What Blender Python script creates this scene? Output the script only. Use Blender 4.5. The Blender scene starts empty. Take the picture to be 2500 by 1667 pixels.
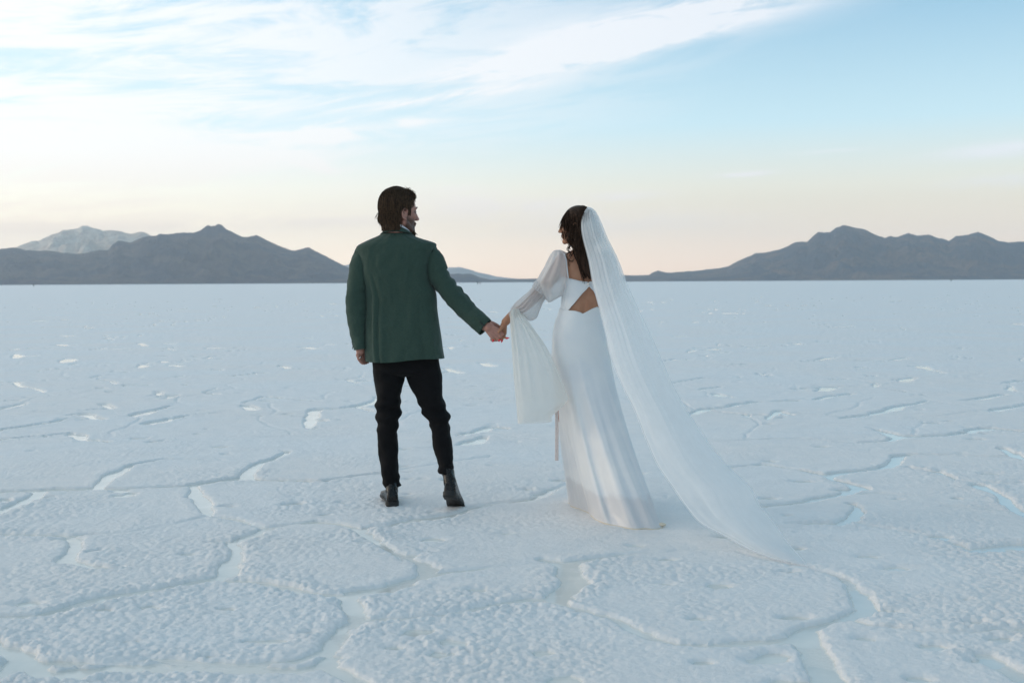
import bpy, bmesh, math, random
import numpy as np
from mathutils import Vector, Matrix
from math import radians as R
random.seed(7); np.random.seed(7)
sc = bpy.context.scene
col = sc.collection

# ------------------------------------------------------------------ camera
LENS = 40.0
FPX = 2500 * LENS / 36.0
H = 1.29
cd = bpy.data.cameras.new('camera'); cam = bpy.data.objects.new('camera', cd); col.objects.link(cam)
cd.lens = LENS; cd.sensor_width = 36; cd.clip_end = 60000; cd.clip_start = 0.05
cam.location = (0, 0, H)
PITCH = math.atan((833.5 - 688.5) / FPX); ROLL = math.atan(13.5 / 2500)
cam.matrix_world = Matrix.Translation((0, 0, H)) @ Matrix.Rotation(R(90) - PITCH, 4, 'X') @ Matrix.Rotation(-ROLL, 4, 'Z')
cd.dof.use_dof = True; cd.dof.focus_distance = 6.5; cd.dof.aperture_fstop = 4.5
sc.camera = cam
CR = cam.matrix_world.to_3x3()
sc.render.engine = 'CYCLES'
sc.render.resolution_x = 1024; sc.render.resolution_y = 682
sc.cycles.use_denoising = True
sc.cycles.max_bounces = 8; sc.cycles.transparent_max_bounces = 24; sc.cycles.volume_bounces = 1
sc.view_settings.view_transform = 'Standard'; sc.view_settings.look = 'None'
sc.view_settings.gamma = 1; sc.view_settings.use_curve_mapping = False
sc.view_settings.exposure = 0.31

def W(u, v, Y):
    """the point that lies at depth Y on the sight line through pixel u, v of the 2500 px photograph"""
    d = CR @ Vector(((u - 1250) / FPX, -(v - 833.5) / FPX, -1))
    return Vector((0, 0, H)) + d * (Y / d.y)
def G(u, v, z=0.0):
    d = CR @ Vector(((u - 1250) / FPX, -(v - 833.5) / FPX, -1))
    return Vector((0, 0, H)) + d * ((z - H) / d.z)

# ------------------------------------------------------------------ node helpers
class N:
    def __init__(s, t, sock): s.t = t; s.s = sock
    def op(s, o, b=None, c=None, clamp=False):
        n = s.t.nodes.new('ShaderNodeMath'); n.operation = o; n.use_clamp = clamp
        s.t.links.new(s.s, n.inputs[0])
        for i, q in ((1, b), (2, c)):
            if q is None: continue
            if isinstance(q, N): s.t.links.new(q.s, n.inputs[i])
            else: n.inputs[i].default_value = q
        return N(s.t, n.outputs[0])
    def __add__(s, b): return s.op('ADD', b)
    def __sub__(s, b): return s.op('SUBTRACT', b)
    def __mul__(s, b): return s.op('MULTIPLY', b)
    def __truediv__(s, b): return s.op('DIVIDE', b)
    def __radd__(s, b): return s.op('ADD', b)
    def __rmul__(s, b): return s.op('MULTIPLY', b)
    def __neg__(s): return s.op('MULTIPLY', -1.0)
    def exp(s): return s.op('EXPONENT')
    def sst(s, a, b):
        n = s.t.nodes.new('ShaderNodeMapRange'); n.interpolation_type = 'SMOOTHSTEP'
        s.t.links.new(s.s, n.inputs[0]); n.inputs[1].default_value = a; n.inputs[2].default_value = b
        return N(s.t, n.outputs[0])
def mixc(t, f, a, b, mode='MIX'):
    n = t.nodes.new('ShaderNodeMix'); n.data_type = 'RGBA'; n.blend_type = mode
    for i, q in ((0, f), (6, a), (7, b)):
        if isinstance(q, N): t.links.new(q.s, n.inputs[i])
        elif i == 0: n.inputs[0].default_value = q
        else: n.inputs[i].default_value = (*q, 1)
    return N(t, n.outputs[2])
def lin(r, g, b):
    f = lambda c: ((c / 255 + 0.055) / 1.055) ** 2.4 if c > 10 else c / 255 / 12.92
    return (f(r), f(g), f(b))
def ramp(t, f, stops):
    n = t.nodes.new('ShaderNodeValToRGB'); t.links.new(f.s, n.inputs[0])
    e = n.color_ramp.elements
    while len(e) < len(stops): e.new(0.5)
    for k, (p, c) in enumerate(stops): e[k].position = p; e[k].color = (*c, 1)
    return N(t, n.outputs[0])
def comb(t, x, y, z):
    n = t.nodes.new('ShaderNodeCombineXYZ')
    for i, q in enumerate((x, y, z)):
        if isinstance(q, N): t.links.new(q.s, n.inputs[i])
        else: n.inputs[i].default_value = q
    return N(t, n.outputs[0])
def noise(t, vec, scale, detail=4, rough=0.5, dist=0.0):
    n = t.nodes.new('ShaderNodeTexNoise'); t.links.new(vec.s, n.inputs['Vector'])
    n.inputs['Scale'].default_value = scale; n.inputs['Detail'].default_value = detail
    n.inputs['Roughness'].default_value = rough; n.inputs['Distortion'].default_value = dist
    return N(t, n.outputs[0])

# ------------------------------------------------------------------ world
SUN_AZ, SUN_EL = -84.0, 10.0
wd = bpy.data.worlds.new('World'); sc.world = wd; wd.use_nodes = True
t = wd.node_tree; t.nodes.clear()
out = t.nodes.new('ShaderNodeOutputWorld')
tc = t.nodes.new('ShaderNodeTexCoord'); dirn = N(t, tc.outputs['Generated'])
sep = t.nodes.new('ShaderNodeSeparateXYZ'); t.links.new(dirn.s, sep.inputs[0])
X, Y, Z = (N(t, sep.outputs[i]) for i in range(3))
az = X.op('ARCTAN2', Y)                       # 0 ahead, + right
el = Z.op('ARCSINE')
sky = t.nodes.new('ShaderNodeTexSky'); sky.sky_type = 'NISHITA'; sky.sun_disc = False
sky.sun_elevation = R(SUN_EL); sky.sun_rotation = R(SUN_AZ) % (2 * math.pi); sky.dust_density = 1.5
# warm side: cosine of the angle to the sun's azimuth
sx, sy = math.sin(R(SUN_AZ)), math.cos(R(SUN_AZ))
hl = (X * X + Y * Y).op('SQRT') + 1e-4
ca = (X * sx + Y * sy) / hl                   # -1..1
warm = ca.op('MULTIPLY_ADD', 0.5, 0.5, True)
eln = el * (1 / R(90))
cool_side = ramp(t, eln, [(0.0, lin(236, 196, 158)), (0.022, lin(236, 208, 178)), (0.05, lin(228, 222, 204)), (0.085, lin(182, 214, 226)),
                          (0.15, lin(128, 175, 203)), (0.30, lin(130, 170, 192)), (0.6, lin(116, 152, 172)), (1.0, lin(110, 145, 166))])
warm_side = ramp(t, eln, [(0.0, lin(255, 226, 194)), (0.025, lin(255, 236, 204)), (0.05, lin(240, 236, 222)), (0.08, lin(192, 213, 221)),
                          (0.15, lin(158, 194, 212)), (0.32, lin(152, 188, 204)), (0.6, lin(124, 160, 180)), (1.0, lin(110, 145, 166))])
hb = (el.sst(0.0, 0.075).op('MULTIPLY_ADD', -0.50, 1.50)) * warm.sst(0.40, 0.80).op('MULTIPLY_ADD', 0.22, 1.0)
clear = mixc(t, warm.sst(0.42, 0.80), cool_side, warm_side)
vm = t.nodes.new('ShaderNodeVectorMath'); vm.operation = 'SCALE'; t.links.new(clear.s, vm.inputs[0]); t.links.new(hb.s, vm.inputs['Scale']); clear = N(t, vm.outputs[0])
# cirrus: streaks that run level and slightly up to the right
s1 = noise(t, comb(t, az * 2.2 + el * 3.0, Y * 1.3, (el - az * 0.10) * 22.0), 1.0, 7, 0.60, 0.6)
s2 = noise(t, comb(t, az * 5.0 + el * 8.0 + 7.0, Y * 2.0, (el - az * 0.16) * 34.0), 1.0, 8, 0.66, 1.1)
s3 = noise(t, comb(t, az * 3.0, Y + 3.0, el * 9.0), 1.0, 4, 0.5, 0.3)
line = el - az.op('MULTIPLY_ADD', 0.31, 0.138)          # above this line lies the veil
veil = (line + (s3 - 0.5) * 0.13).sst(-0.075, 0.075)
veil = veil * (s1 * 0.45 + s2 * 0.55).sst(0.42, 0.57).op('MULTIPLY_ADD', 0.82, 0.14)
veil = veil * el.sst(1.35, 0.5).op('MULTIPLY_ADD', 0.5, 0.5) * warm.sst(0.30, 0.72)
def blob(u, v, su, sv, tilt, amt):
    a0 = math.atan((u - 1250) / FPX); e0 = math.atan((688.5 - v) / FPX)
    da = az - a0; de = el - e0 - da * tilt
    q = (da * da) * (-(FPX / su) ** 2) + (de * de) * (-(FPX / sv) ** 2)
    return q.exp() * amt
bl = None
for b in [(790, 330, 130, 24, .14, 1.2), (960, 310, 120, 9, .1, .8), (760, 400, 60, 14, -.35, .8), (1200, 500, 190, 24, -.03, 1.1),
          (1130, 462, 90, 8, .0, .4), (600, 402, 90, 14, .1, .6), (400, 375, 190, 22, -.05, .8), (1400, 150, 260, 26, .16, 1.1), (1420, 115, 180, 16, .16, .9),
          (1700, 60, 330, 40, .14, 1.1), (1070, 245, 260, 14, .13, .6), (1500, 485, 110, 12, .04, .6), (1810, 436, 65, 6, .04, 1.1), (2030, 388, 75, 5, .03, .5),
          (2450, 400, 130, 16, .04, .9), (2440, 470, 150, 14, .02, .6), (1480, 545, 300, 26, .0, .6), (820, 540, 300, 22, .02, .5), (250, 560, 300, 16, .02, .4), (150, 390, 220, 20, .02, .6)]:
    g = blob(*b); bl = g if bl is None else bl + g
s4 = noise(t, comb(t, az * 14.0 + 3.0, Y * 2.0, (el - az * 0.12) * 70.0), 1.0, 6, 0.62, 0.8)
bl = bl * (s2 * 0.5 + s4 * 0.5).sst(0.38, 0.58).op('MULTIPLY_ADD', 1.0, 0.42)
cl = (veil + bl).op('MINIMUM', 1.0)
ccol = mixc(t, el.sst(0.02, 0.12), lin(250, 226, 204), lin(240, 235, 233))
ccol = mixc(t, warm.sst(0.25, 0.75), mixc(t, 0.55, ccol, lin(200, 212, 228)), ccol)
vm2 = t.nodes.new('ShaderNodeVectorMath'); vm2.operation = 'SCALE'; t.links.new(ccol.s, vm2.inputs[0]); t.links.new(warm.sst(0.35, 0.8).op('MULTIPLY_ADD', 0.07, 1.0).s, vm2.inputs['Scale']); ccol = N(t, vm2.outputs[0])
skyc = mixc(t, cl * 0.9, clear, ccol)
b1 = t.nodes.new('ShaderNodeBackground'); t.links.new(sky.outputs[0], b1.inputs[0]); b1.inputs[1].default_value = 0.0
b2 = t.nodes.new('ShaderNodeBackground'); t.links.new(skyc.s, b2.inputs[0]); b2.inputs[1].default_value = 1.0
b1.inputs[1].default_value = 0.035; b2.inputs[1].default_value = 0.92
ad = t.nodes.new('ShaderNodeAddShader'); t.links.new(b1.outputs[0], ad.inputs[0]); t.links.new(b2.outputs[0], ad.inputs[1])
t.links.new(ad.outputs[0], out.inputs[0])
# ------------------------------------------------------------------ sun, low and veiled on the left
ld = bpy.data.lights.new('sun', 'SUN'); ld.energy = 0.65; ld.angle = R(14); ld.color = (1.0, 0.86, 0.72)
sun = bpy.data.objects.new('sun', ld); col.objects.link(sun)
sd = Vector((sx * math.cos(R(SUN_EL)), sy * math.cos(R(SUN_EL)), math.sin(R(SUN_EL))))
sun.rotation_euler = sd.to_track_quat('Z', 'Y').to_euler()

# ------------------------------------------------------------------ object helpers
def tag(o, label=None, cat=None, kind=None, group=None):
    if label: o['label'] = label
    if cat: o['category'] = cat
    if kind: o['kind'] = kind
    if group: o['group'] = group
    return o
def mesh_np(name, verts, quads, mat, parent=None, smooth=True, tris=None, uv=None):
    verts = np.asarray(verts, dtype=np.float32); quads = np.asarray(quads, dtype=np.int32).reshape(-1, 4) if quads is not None and len(quads) else np.zeros((0, 4), np.int32)
    tris = np.asarray(tris, dtype=np.int32).reshape(-1, 3) if tris is not None and len(tris) else np.zeros((0, 3), np.int32)
    me = bpy.data.meshes.new(name)
    me.vertices.add(len(verts)); me.vertices.foreach_set('co', verts.ravel())
    nl = quads.size + tris.size; npoly = len(quads) + len(tris)
    me.loops.add(nl); me.loops.foreach_set('vertex_index', np.concatenate([quads.ravel(), tris.ravel()]))
    me.polygons.add(npoly)
    st = np.concatenate([np.arange(len(quads)) * 4, quads.size + np.arange(len(tris)) * 3]).astype(np.int32)
    me.polygons.foreach_set('loop_start', st)
    if smooth: me.polygons.foreach_set('use_smooth', np.ones(npoly, bool))
    me.update(calc_edges=True); me.validate()
    if uv is not None:
        l = me.uv_layers.new(name='UVMap'); idx = np.empty(len(me.loops), np.int32); me.loops.foreach_get('vertex_index', idx)
        l.data.foreach_set('uv', np.asarray(uv, np.float32)[idx].ravel())
    if mat: me.materials.append(mat)
    o = bpy.data.objects.new(name, me); col.objects.link(o)
    if parent: o.parent = parent
    return o
def gridquads(nr, nc, closed=False):
    i = np.arange(nr - 1)[:, None]; j = np.arange(nc if closed else nc - 1)[None, :]
    j2 = (j + 1) % nc
    return np.stack([i * nc + j, i * nc + j2, (i + 1) * nc + j2, (i + 1) * nc + j], -1).reshape(-1, 4)
def mat(name, base, rough=0.6, **kw):
    m = bpy.data.materials.new(name); m.use_nodes = True
    p = m.node_tree.nodes['Principled BSDF']
    p.inputs['Base Color'].default_value = (*base, 1); p.inputs['Roughness'].default_value = rough
    for k, v in kw.items(): p.inputs[k.replace('_', ' ')].default_value = v
    return m, m.node_tree, p
def texobj(t, which='Object'):
    n = t.nodes.new('ShaderNodeTexCoord'); return N(t, n.outputs[which])
def bump(t, p, h, strength, dist):
    b = t.nodes.new('ShaderNodeBump'); b.inputs['Strength'].default_value = strength; b.inputs['Distance'].default_value = dist
    t.links.new(h.s, b.inputs['Height']); t.links.new(b.outputs[0], p.inputs['Normal']); return b

# ------------------------------------------------------------------ numpy noise
_perm = np.random.RandomState(3).permutation(4096)
def hsh(ix, iy, k=0):
    return _perm[(_perm[(ix + k * 131) & 4095] + iy) & 4095]
def vnoise(x, y, k=0):
    ix = np.floor(x).astype(np.int64); iy = np.floor(y).astype(np.int64); fx = x - ix; fy = y - iy
    fx = fx * fx * fx * (fx * (fx * 6 - 15) + 10); fy = fy * fy * fy * (fy * (fy * 6 - 15) + 10)
    a = hsh(ix, iy, k); b = hsh(ix + 1, iy, k); c = hsh(ix, iy + 1, k); d = hsh(ix + 1, iy + 1, k)
    return ((a * (1 - fx) + b * fx) * (1 - fy) + (c * (1 - fx) + d * fx) * fy) / 2047.5 - 1
def fbm(x, y, o=4, k=0, g=0.5):
    s = 0; a = 1.0; n = 0
    for i in range(o):
        s = s + a * vnoise(x * 2 ** i + 17.3 * i, y * 2 ** i - 9.1 * i, k + i); n += a; a *= g
    return s / n
def worley(x, y, k=0, jit=0.9, edges=False):
    ix = np.floor(x).astype(np.int64); iy = np.floor(y).astype(np.int64)
    f1 = np.full(x.shape, 9.0, np.float32); f2 = f1.copy(); idd = np.zeros(x.shape, np.int64); px = f1.copy(); py = f1.copy(); qx = f1.copy(); qy = f1.copy()
    for dx in (-1, 0, 1):
        for dy in (-1, 0, 1):
            cx = ix + dx; cy = iy + dy
            jx = cx + 0.5 + jit * (hsh(cx, cy, k) / 4096 - 0.5); jy = cy + 0.5 + jit * (hsh(cx, cy, k + 5) / 4096 - 0.5)
            d = (jx - x) ** 2 + (jy - y) ** 2
            c1 = d < f1; c2 = (~c1) & (d < f2)
            f2 = np.where(c1, f1, np.where(c2, d, f2))
            if edges:
                qx = np.where(c1, px, np.where(c2, jx, qx)); qy = np.where(c1, py, np.where(c2, jy, qy))
                px = np.where(c1, jx, px); py = np.where(c1, jy, py)
                idd = np.where(c1, cx * 5003 + cy, idd)
            f1 = np.where(c1, d, f1)
    if not edges: return np.sqrt(f1), np.sqrt(f2)
    ex, ey = qx - px, qy - py; L = np.sqrt(ex * ex + ey * ey) + 1e-6
    ed = np.abs(((px + qx) / 2 - x) * ex / L + ((py + qy) / 2 - y) * ey / L)
    return ed, idd
def sstep(a, b, x):
    t_ = np.clip((x - a) / (b - a), 0, 1); return t_ * t_ * (3 - 2 * t_)

# ------------------------------------------------------------------ salt and water materials
def salt_material(name, tint):
    m, t, p = mat(name, tint, 0.55, Specular_IOR_Level=0.35)
    o = texobj(t)
    big = noise(t, o, 0.5, 4, 0.55); mid = noise(t, o, 6.0, 5, 0.6)
    c = mixc(t, big.sst(0.3, 0.7), tint, tuple(a * b for a, b in zip(tint, (1.03, 0.985, 0.955))))
    c = mixc(t, mid.sst(0.35, 0.75) * 0.5, c, tuple(a * 0.90 for a in tint))
    sx_ = t.nodes.new('ShaderNodeSeparateXYZ'); t.links.new(o.s, sx_.inputs[0]); bedf = N(t, sx_.outputs[2]).sst(-0.0065, -0.0105)      # damp beds of the channels
    c = mixc(t, bedf * 0.85, c, (0.74, 0.705, 0.65)); dry = bedf.op('MULTIPLY_ADD', -0.75, 1.0)
    t.links.new(c.s, p.inputs['Base Color'])
    gr = noise(t, o, 75.0, 6, 0.72); gr2 = noise(t, o, 300.0, 4, 0.7)
    vz = t.nodes.new('ShaderNodeTexVoronoi'); vz.inputs['Scale'].default_value = 42; t.links.new(o.s, vz.inputs['Vector'])
    hh = gr * 1.0 + gr2 * 0.35 - N(t, vz.outputs['Distance']) * 0.55
    bump(t, p, hh * dry, 0.5, 0.010)
    t.links.new((gr2.sst(0.3, 0.7).op('MULTIPLY_ADD', 0.35, 0.35) * dry + 0.06).s, p.inputs['Roughness'])
    return m
M_salt = salt_material('salt_crust', (0.81, 0.80, 0.795))
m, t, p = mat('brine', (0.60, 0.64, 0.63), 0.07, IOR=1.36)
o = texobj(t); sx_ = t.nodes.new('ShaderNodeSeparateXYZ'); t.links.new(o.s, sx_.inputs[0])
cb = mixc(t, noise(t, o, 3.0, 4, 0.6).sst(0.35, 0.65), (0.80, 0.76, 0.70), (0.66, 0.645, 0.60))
cb = mixc(t, N(t, sx_.outputs[0]).sst(0.8, 2.4), cb, (0.64, 0.68, 0.68)); t.links.new(cb.s, p.inputs['Base Color'])  # towards the right the sky's teal reflection is put into the base colour
bump(t, p, noise(t, o, 9.0, 2, 0.5), 0.03, 0.01)
t.links.new(noise(t, o, 14.0, 3, 0.5).op('MULTIPLY_ADD', 0.16, 0.02).s, p.inputs['Roughness'])
M_brine = m
# ------------------------------------------------------------------ the salt flat
def A_(pts, r=True): return [(x / 2.352, 1050 + y / 2.352, w) for x, y, w in pts]
def B_(pts): return [(900 + x / 2.94, 1200 + y / 2.94, w) for x, y, w in pts]
def C_(pts): return [(1700 + x / 2.541, 1050 + y / 2.541, w) for x, y, w in pts]
def D_(pts): return [(x / 2.352, 650 + y / 2.352, w) for x, y, w in pts]
def E_(pts): return [(1500 + x / 2.352, 650 + y / 2.352, w) for x, y, w in pts]
def F_(pts): return [(850 + x / 3.734, 860 + y / 3.734, w) for x, y, w in pts]
CH = []
for f, ls in (
 (A_, [
  [(-90,352,4),(0,350,4),(220,345,4),(520,330,4),(780,330,2.5),(1080,318,2.5),(1280,290,3.5),(1400,275,6),(1480,283,3),(1640,285,3),(1850,290,2),(1950,272,1),(2190,250,1),(2350,240,1)],
  [(560,325,3),(640,260,5),(700,230,4),(740,200,2),(960,160,.8),(1450,180,.8)],
  [(-60,495,3),(0,470,3),(100,430,4),(200,385,3.5),(250,345,3)],
  [(1430,275,4),(1440,220,4),(1480,190,3),(1600,150,2.5),(1650,120,2),(1600,115,1)],
  [(1100,320,3),(1120,370,4),(1170,410,5),(1190,460,3),(1215,485,1.2)],
  [(-60,590,3),(0,590,3),(200,598,2.5),(400,600,2),(600,592,1.2),(800,565,.9),(1000,530,.9),(1215,485,.9),(1330,505,1.6),(1460,540,1),(1560,560,1.4)],
  [(430,610,3),(430,680,4),(390,750,4),(480,780,3),(600,790,3),(680,780,1.5)],
  [(1820,520,2),(1700,530,1),(1540,560,1.2),(1450,600,4),(1330,650,3.5),(1345,740,4),(1300,830,6),(1200,860,5),(1000,890,3.5),(800,925,5),(550,970,6),(400,1010,5),(200,1060,4),(0,1065,4),(-80,1065,4)],
  [(1820,520,2),(1950,530,2),(2080,560,3),(2150,610,3),(2210,660,2),(2300,740,1.5)],
  [(1300,860,4),(1500,870,3),(1700,905,3),(1850,935,3.5),(2000,950,4),(2200,910,4),(2352,880,3)],
  [(2000,950,5),(2020,1030,6),(2040,1090,6),(1950,1130,5),(1900,1200,5),(1880,1260,4)],
  [(2040,1090,4),(2200,1085,2),(2352,1080,2)],
  [(0,1240,5),(60,1250,5),(150,1290,5),(200,1340,4),(600,1338,1),(880,1308,1.2),(1040,1318,2),(1450,1343,3),(1750,1300,3),(1880,1250,4)],
  [(-80,1210,6),(0,1240,5)],[(150,1300,5),(110,1350,5),(40,1395,5),(-60,1420,5)],[(200,1350,4),(250,1400,4),(500,1375,3.5),(900,1352,4),(1400,1370,4),(1700,1370,5),(1850,1340,5),(1900,1290,4)],
  [(1850,1340,4),(1980,1400,5),(2060,1451,4),(2100,1500,3)],
  [(-40,60,3),(60,45,2)],[(540,690,1.5),(600,680,1.5)],[(0,400,2.5),(40,405,2.5)],[(1660,420,2.5),(1720,415,3)],
 ]),
 (B_, [
  [(-60,350,1.2),(60,350,1.5),(110,390,2),(180,430,2),(240,460,4),(300,450,4)],[(240,460,2),(380,500,3),(430,540,7),(400,600,4)],
  [(-120,720,4),(80,690,4),(230,660,4),(400,610,4),(480,585,3.5),(640,565,2),(900,530,1),(1200,505,.9),(1320,495,1.5),(1430,505,4)],
  [(0,912,2),(200,910,2),(370,885,1.5),(540,875,2),(700,840,1),(950,800,2),(1150,770,2.5),(1330,760,4),(1400,800,2),(1600,860,2),(1760,910,2.5),(1900,970,3),(2050,1040,3),(2200,1080,2.5),(2352,1090,3)],
  [(1330,755,4),(1430,700,8),(1470,640,9),(1450,560,7),(1430,510,6),(1300,490,4),(1220,480,2)],
  [(1430,500,4),(1600,480,2.5),(1750,460,2),(1900,440,1.2),(2100,430,1),(2352,412,1)],
  [(0,245,1.5),(150,235,1.5),(240,215,2),(350,192,5),(500,182,4),(640,155,2),(720,125,1.5),(900,75,1),(1100,60,2),(1240,20,2),(1300,-20,1.5),(1400,-60,1)],
  [(770,700,2),(830,700,2.5)],[(580,1065,3),(700,1075,3)],
 ]),
 (C_, [
  [(0,735,1),(250,745,1),(400,790,1),(700,845,1),(820,880,1.5),(900,920,3),(960,980,5),(1020,1040,7),(1030,1110,6),(960,1170,3),(850,1200,2),(700,1240,4),(600,1300,5),(300,1315,4),(0,1323,3.5)],
  [(700,1250,5),(720,1350,7),(760,1430,7),(810,1568,8),(830,1650,8)],
  [(960,1170,2),(1100,1210,2),(1300,1235,1.5),(1600,1260,1.5),(1900,1240,2),(2033,1240,2),(2200,1235,2)],
  [(1780,1390,4),(1850,1440,6),(1950,1490,7),(2033,1540,8),(2100,1560,8)],
  [(190,230,2),(340,215,1),(400,205,1.5),(600,235,1),(730,265,5),(800,275,5),(1000,250,3),(1160,235,4),(1230,200,5),(1250,160,5),(1320,150,2),(1600,155,1),(1880,160,1),(2033,165,1)],
  [(1310,230,2),(1480,255,3),(1600,300,1),(1750,320,1),(2033,318,1)],
  [(1780,340,4),(1880,410,4),(1960,460,3),(2033,510,3),(2100,540,3)],
  [(410,470,2),(600,450,2),(760,420,2.5),(900,400,2.5),(980,370,5),(1040,360,5),(930,320,2),(840,300,2),(800,280,3)],
  [(980,395,1),(1150,385,1),(1350,400,1),(1500,408,1),(1780,430,1)],
  [(960,460,1.5),(1000,500,3.5),(990,540,4),(900,575,3.5),(700,575,2.5),(560,570,1)],[(990,560,1),(1150,600,1),(1400,640,1),(1600,690,1),(1720,740,3),(1850,730,6),(2033,720,9),(2100,720,9)],
  [(1550,470,1),(1800,478,1),(2033,500,1)],[(-20,66,1),(190,65,1),(650,50,1),(800,60,1),(1000,75,1),(1200,60,1.5),(1300,40,4),(1500,30,4),(1720,10,2)],
  [(1900,110,3),(1980,150,4),(2040,180,3)],
 ]),
 (D_, [
  [(-60,955,4),(0,940,3),(120,920,5),(270,900,3),(400,870,1),(600,880,2),(520,862,4),(470,850,10)],
  [(-40,990,4),(80,985,2),(400,958,1.5),(440,968,6),(490,990,3),(640,1003,1)],
  [(590,790,5),(640,815,4),(430,830,1),(200,835,1)],[(770,855,7),(830,840,9),(880,825,3),(1000,800,1)],[(850,905,5),(920,890,7),(1020,865,3),(1100,853,1),(1300,835,.8)],
  [(1410,800,6),(1450,822,7),(1480,820,3)],[(1400,780,1),(1520,745,2),(1600,752,4),(1700,760,1),(1830,773,2)],
  [(1690,860,.8),(1780,860,2),(1800,870,5),(1800,840,5),(1810,822,5),(1950,815,4),(2070,800,6),(2150,780,6),(2160,750,1)],[(1780,920,2),(1800,880,5),(1870,885,2)],[(2070,810,3),(2150,835,1.5)],
  [(740,680,8),(820,680,9)],[(830,650,5),(880,648,4),(1080,635,.8)],[(0,820,5),(60,808,5),(140,788,3)],
  [(430,700,4),(510,700,5)],[(500,640,1.5),(580,628,5)],[(660,603,6),(710,604,5)],[(1200,730,4),(1240,735,4),(1170,725,1),(1240,700,.8)],[(1480,610,5),(1520,610,5),(1320,628,3)],
  [(1620,570,4),(1650,585,4),(1680,587,4),(1900,590,.8)],[(2040,660,4),(2100,655,6)],[(340,450,9),(390,452,13)],[(370,548,8),(390,540,10),(395,530,6)],[(140,513,8),(190,511,7)],[(60,502,6),(100,505,5),(95,524,6)],
  [(800,580,4),(820,572,7),(810,562,3)],[(240,411,11),(258,411,11)],[(965,441,9),(985,442,8)],[(1225,468,10),(1250,468,8)],[(1755,411,7),(1770,411,7)],[(985,563,5),(1035,571,6)],[(1245,591,6),(1262,593,6)],[(800,440,5),(830,455,5)],[(1750,464,8),(1815,474,8)],[(1885,445,8),(1900,445,8)],
  [(570,697,4),(590,700,4)],[(1950,587,4),(1990,586,5)],[(940,745,5),(1000,742,5),(940,760,3)],[(620,720,3),(640,720,4)],[(40,772,4),(90,770,5)],[(870,742,2),(930,738,2),(900,718,3)],[(790,984,4),(840,982,3)],[(870,1005,3),(915,1003,3)],[(1010,630,4),(1040,628,4)],[(430,560,6),(452,560,5)],[(1030,551,5),(1045,551,5)],[(940,545,5),(960,545,5)]
 ]),
 (E_, [
  [(1080,545,2),(1180,535,3),(1250,522,6),(1280,520,3)],[(1190,715,7),(1240,695,8),(1270,690,5),(1000,703,.8)],[(600,491,8),(635,490,7)],[(370,533,7),(420,530,6),(270,541,3)],[(490,705,2),(540,700,4),(600,690,3)],
  [(580,730,4),(620,745,6),(670,750,4)],[(330,665,3),(520,640,3),(720,635,3)],[(440,850,4),(530,820,6),(650,805,3),(800,775,4),(900,775,2),(1050,768,3)],[(1160,765,3),(1250,745,4),(1350,730,4)],
  [(1300,870,2),(1370,860,4),(1480,850,3),(1600,820,7),(1650,800,4),(1800,770,1)],[(1640,650,6),(1710,640,4),(1660,660,6)],[(1250,645,4),(1320,645,6)],[(2250,668,5),(2350,655,4)],[(1950,770,1),(2080,765,6),(2150,750,4),(2230,735,3)],
  [(2180,830,5),(2300,805,3),(2400,785,3)],[(2080,940,7),(2150,930,9),(2350,945,5),(2450,945,5)],[(1500,935,1),(1650,975,7),(1900,970,4),(2080,945,2)],[(1400,1010,1.5),(1550,1000,1.5),(1650,978,2)],[(1000,850,4),(930,830,3),(880,880,.8),(980,865,.8)],
  [(1185,430,9),(1210,430,8)],[(690,370,10),(725,369,9)],[(785,463,9),(800,463,7)],[(1040,442,8),(1065,446,7)],[(360,399,10),(378,399,9)],[(1410,540,4),(1470,542,4),(1590,538,4),(1680,524,3)],[(1720,570,5),(1760,572,5),(1800,590,4),(1890,615,3)],[(1520,676,4),(1575,675,4)],[(480,468,7),(495,468,7)],[(500,510,6),(545,513,6)],[(1460,625,3),(1490,628,4)],[(820,615,5),(880,625,4)],[(700,562,4),(770,558,2)],[(1415,580,5),(1440,580,4)],[(1490,430,6),(1505,430,6)],[(1780,479,5),(1820,479,4)],[(1990,470,5),(2020,470,5)],[(2310,330,10),(2340,335,9)],[(555,475,6),(590,470,6)]
 ]),
 (F_, [
  [(880,145,3),(930,160,6),(1030,188,3)],[(1050,750,3),(1120,735,4),(1200,720,5),(1300,680,5),(1420,690,3)],[(1060,840,5),(1130,825,9),(1200,780,6),(1230,770,2)],[(480,720,1),(760,728,1.2),(1000,742,2)],
  [(470,885,.9),(770,860,.9)],[(480,1065,.8),(820,1010,.9),(1000,980,.8),(1300,940,.9)],[(860,410,1),(1300,418,1)],[(1230,95,5),(1300,125,6)],
 ])):
    for l in ls: CH.append(f(l))

XO = 0.8
NC = 1000
inner_t = np.linspace(-0.60, 0.60, NC)
ex = np.array([0.61, 0.63, 0.67, 0.74, 0.86, 1.05, 1.4, 2.2, 4.5, 14, 40])
tt = np.concatenate([-ex[::-1], inner_t, ex])
q = np.linspace(1 / 3.0, 1 / 110.0, 830)
D = 1 / q
far_rows = np.geomspace(114, 14500, 36)
Dall = np.concatenate([D, far_rows])
nr, nc = len(Dall), len(tt)
TT, DD = np.meshgrid(tt, Dall)
XX = TT * (DD + XO); YY = DD.copy()
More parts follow.
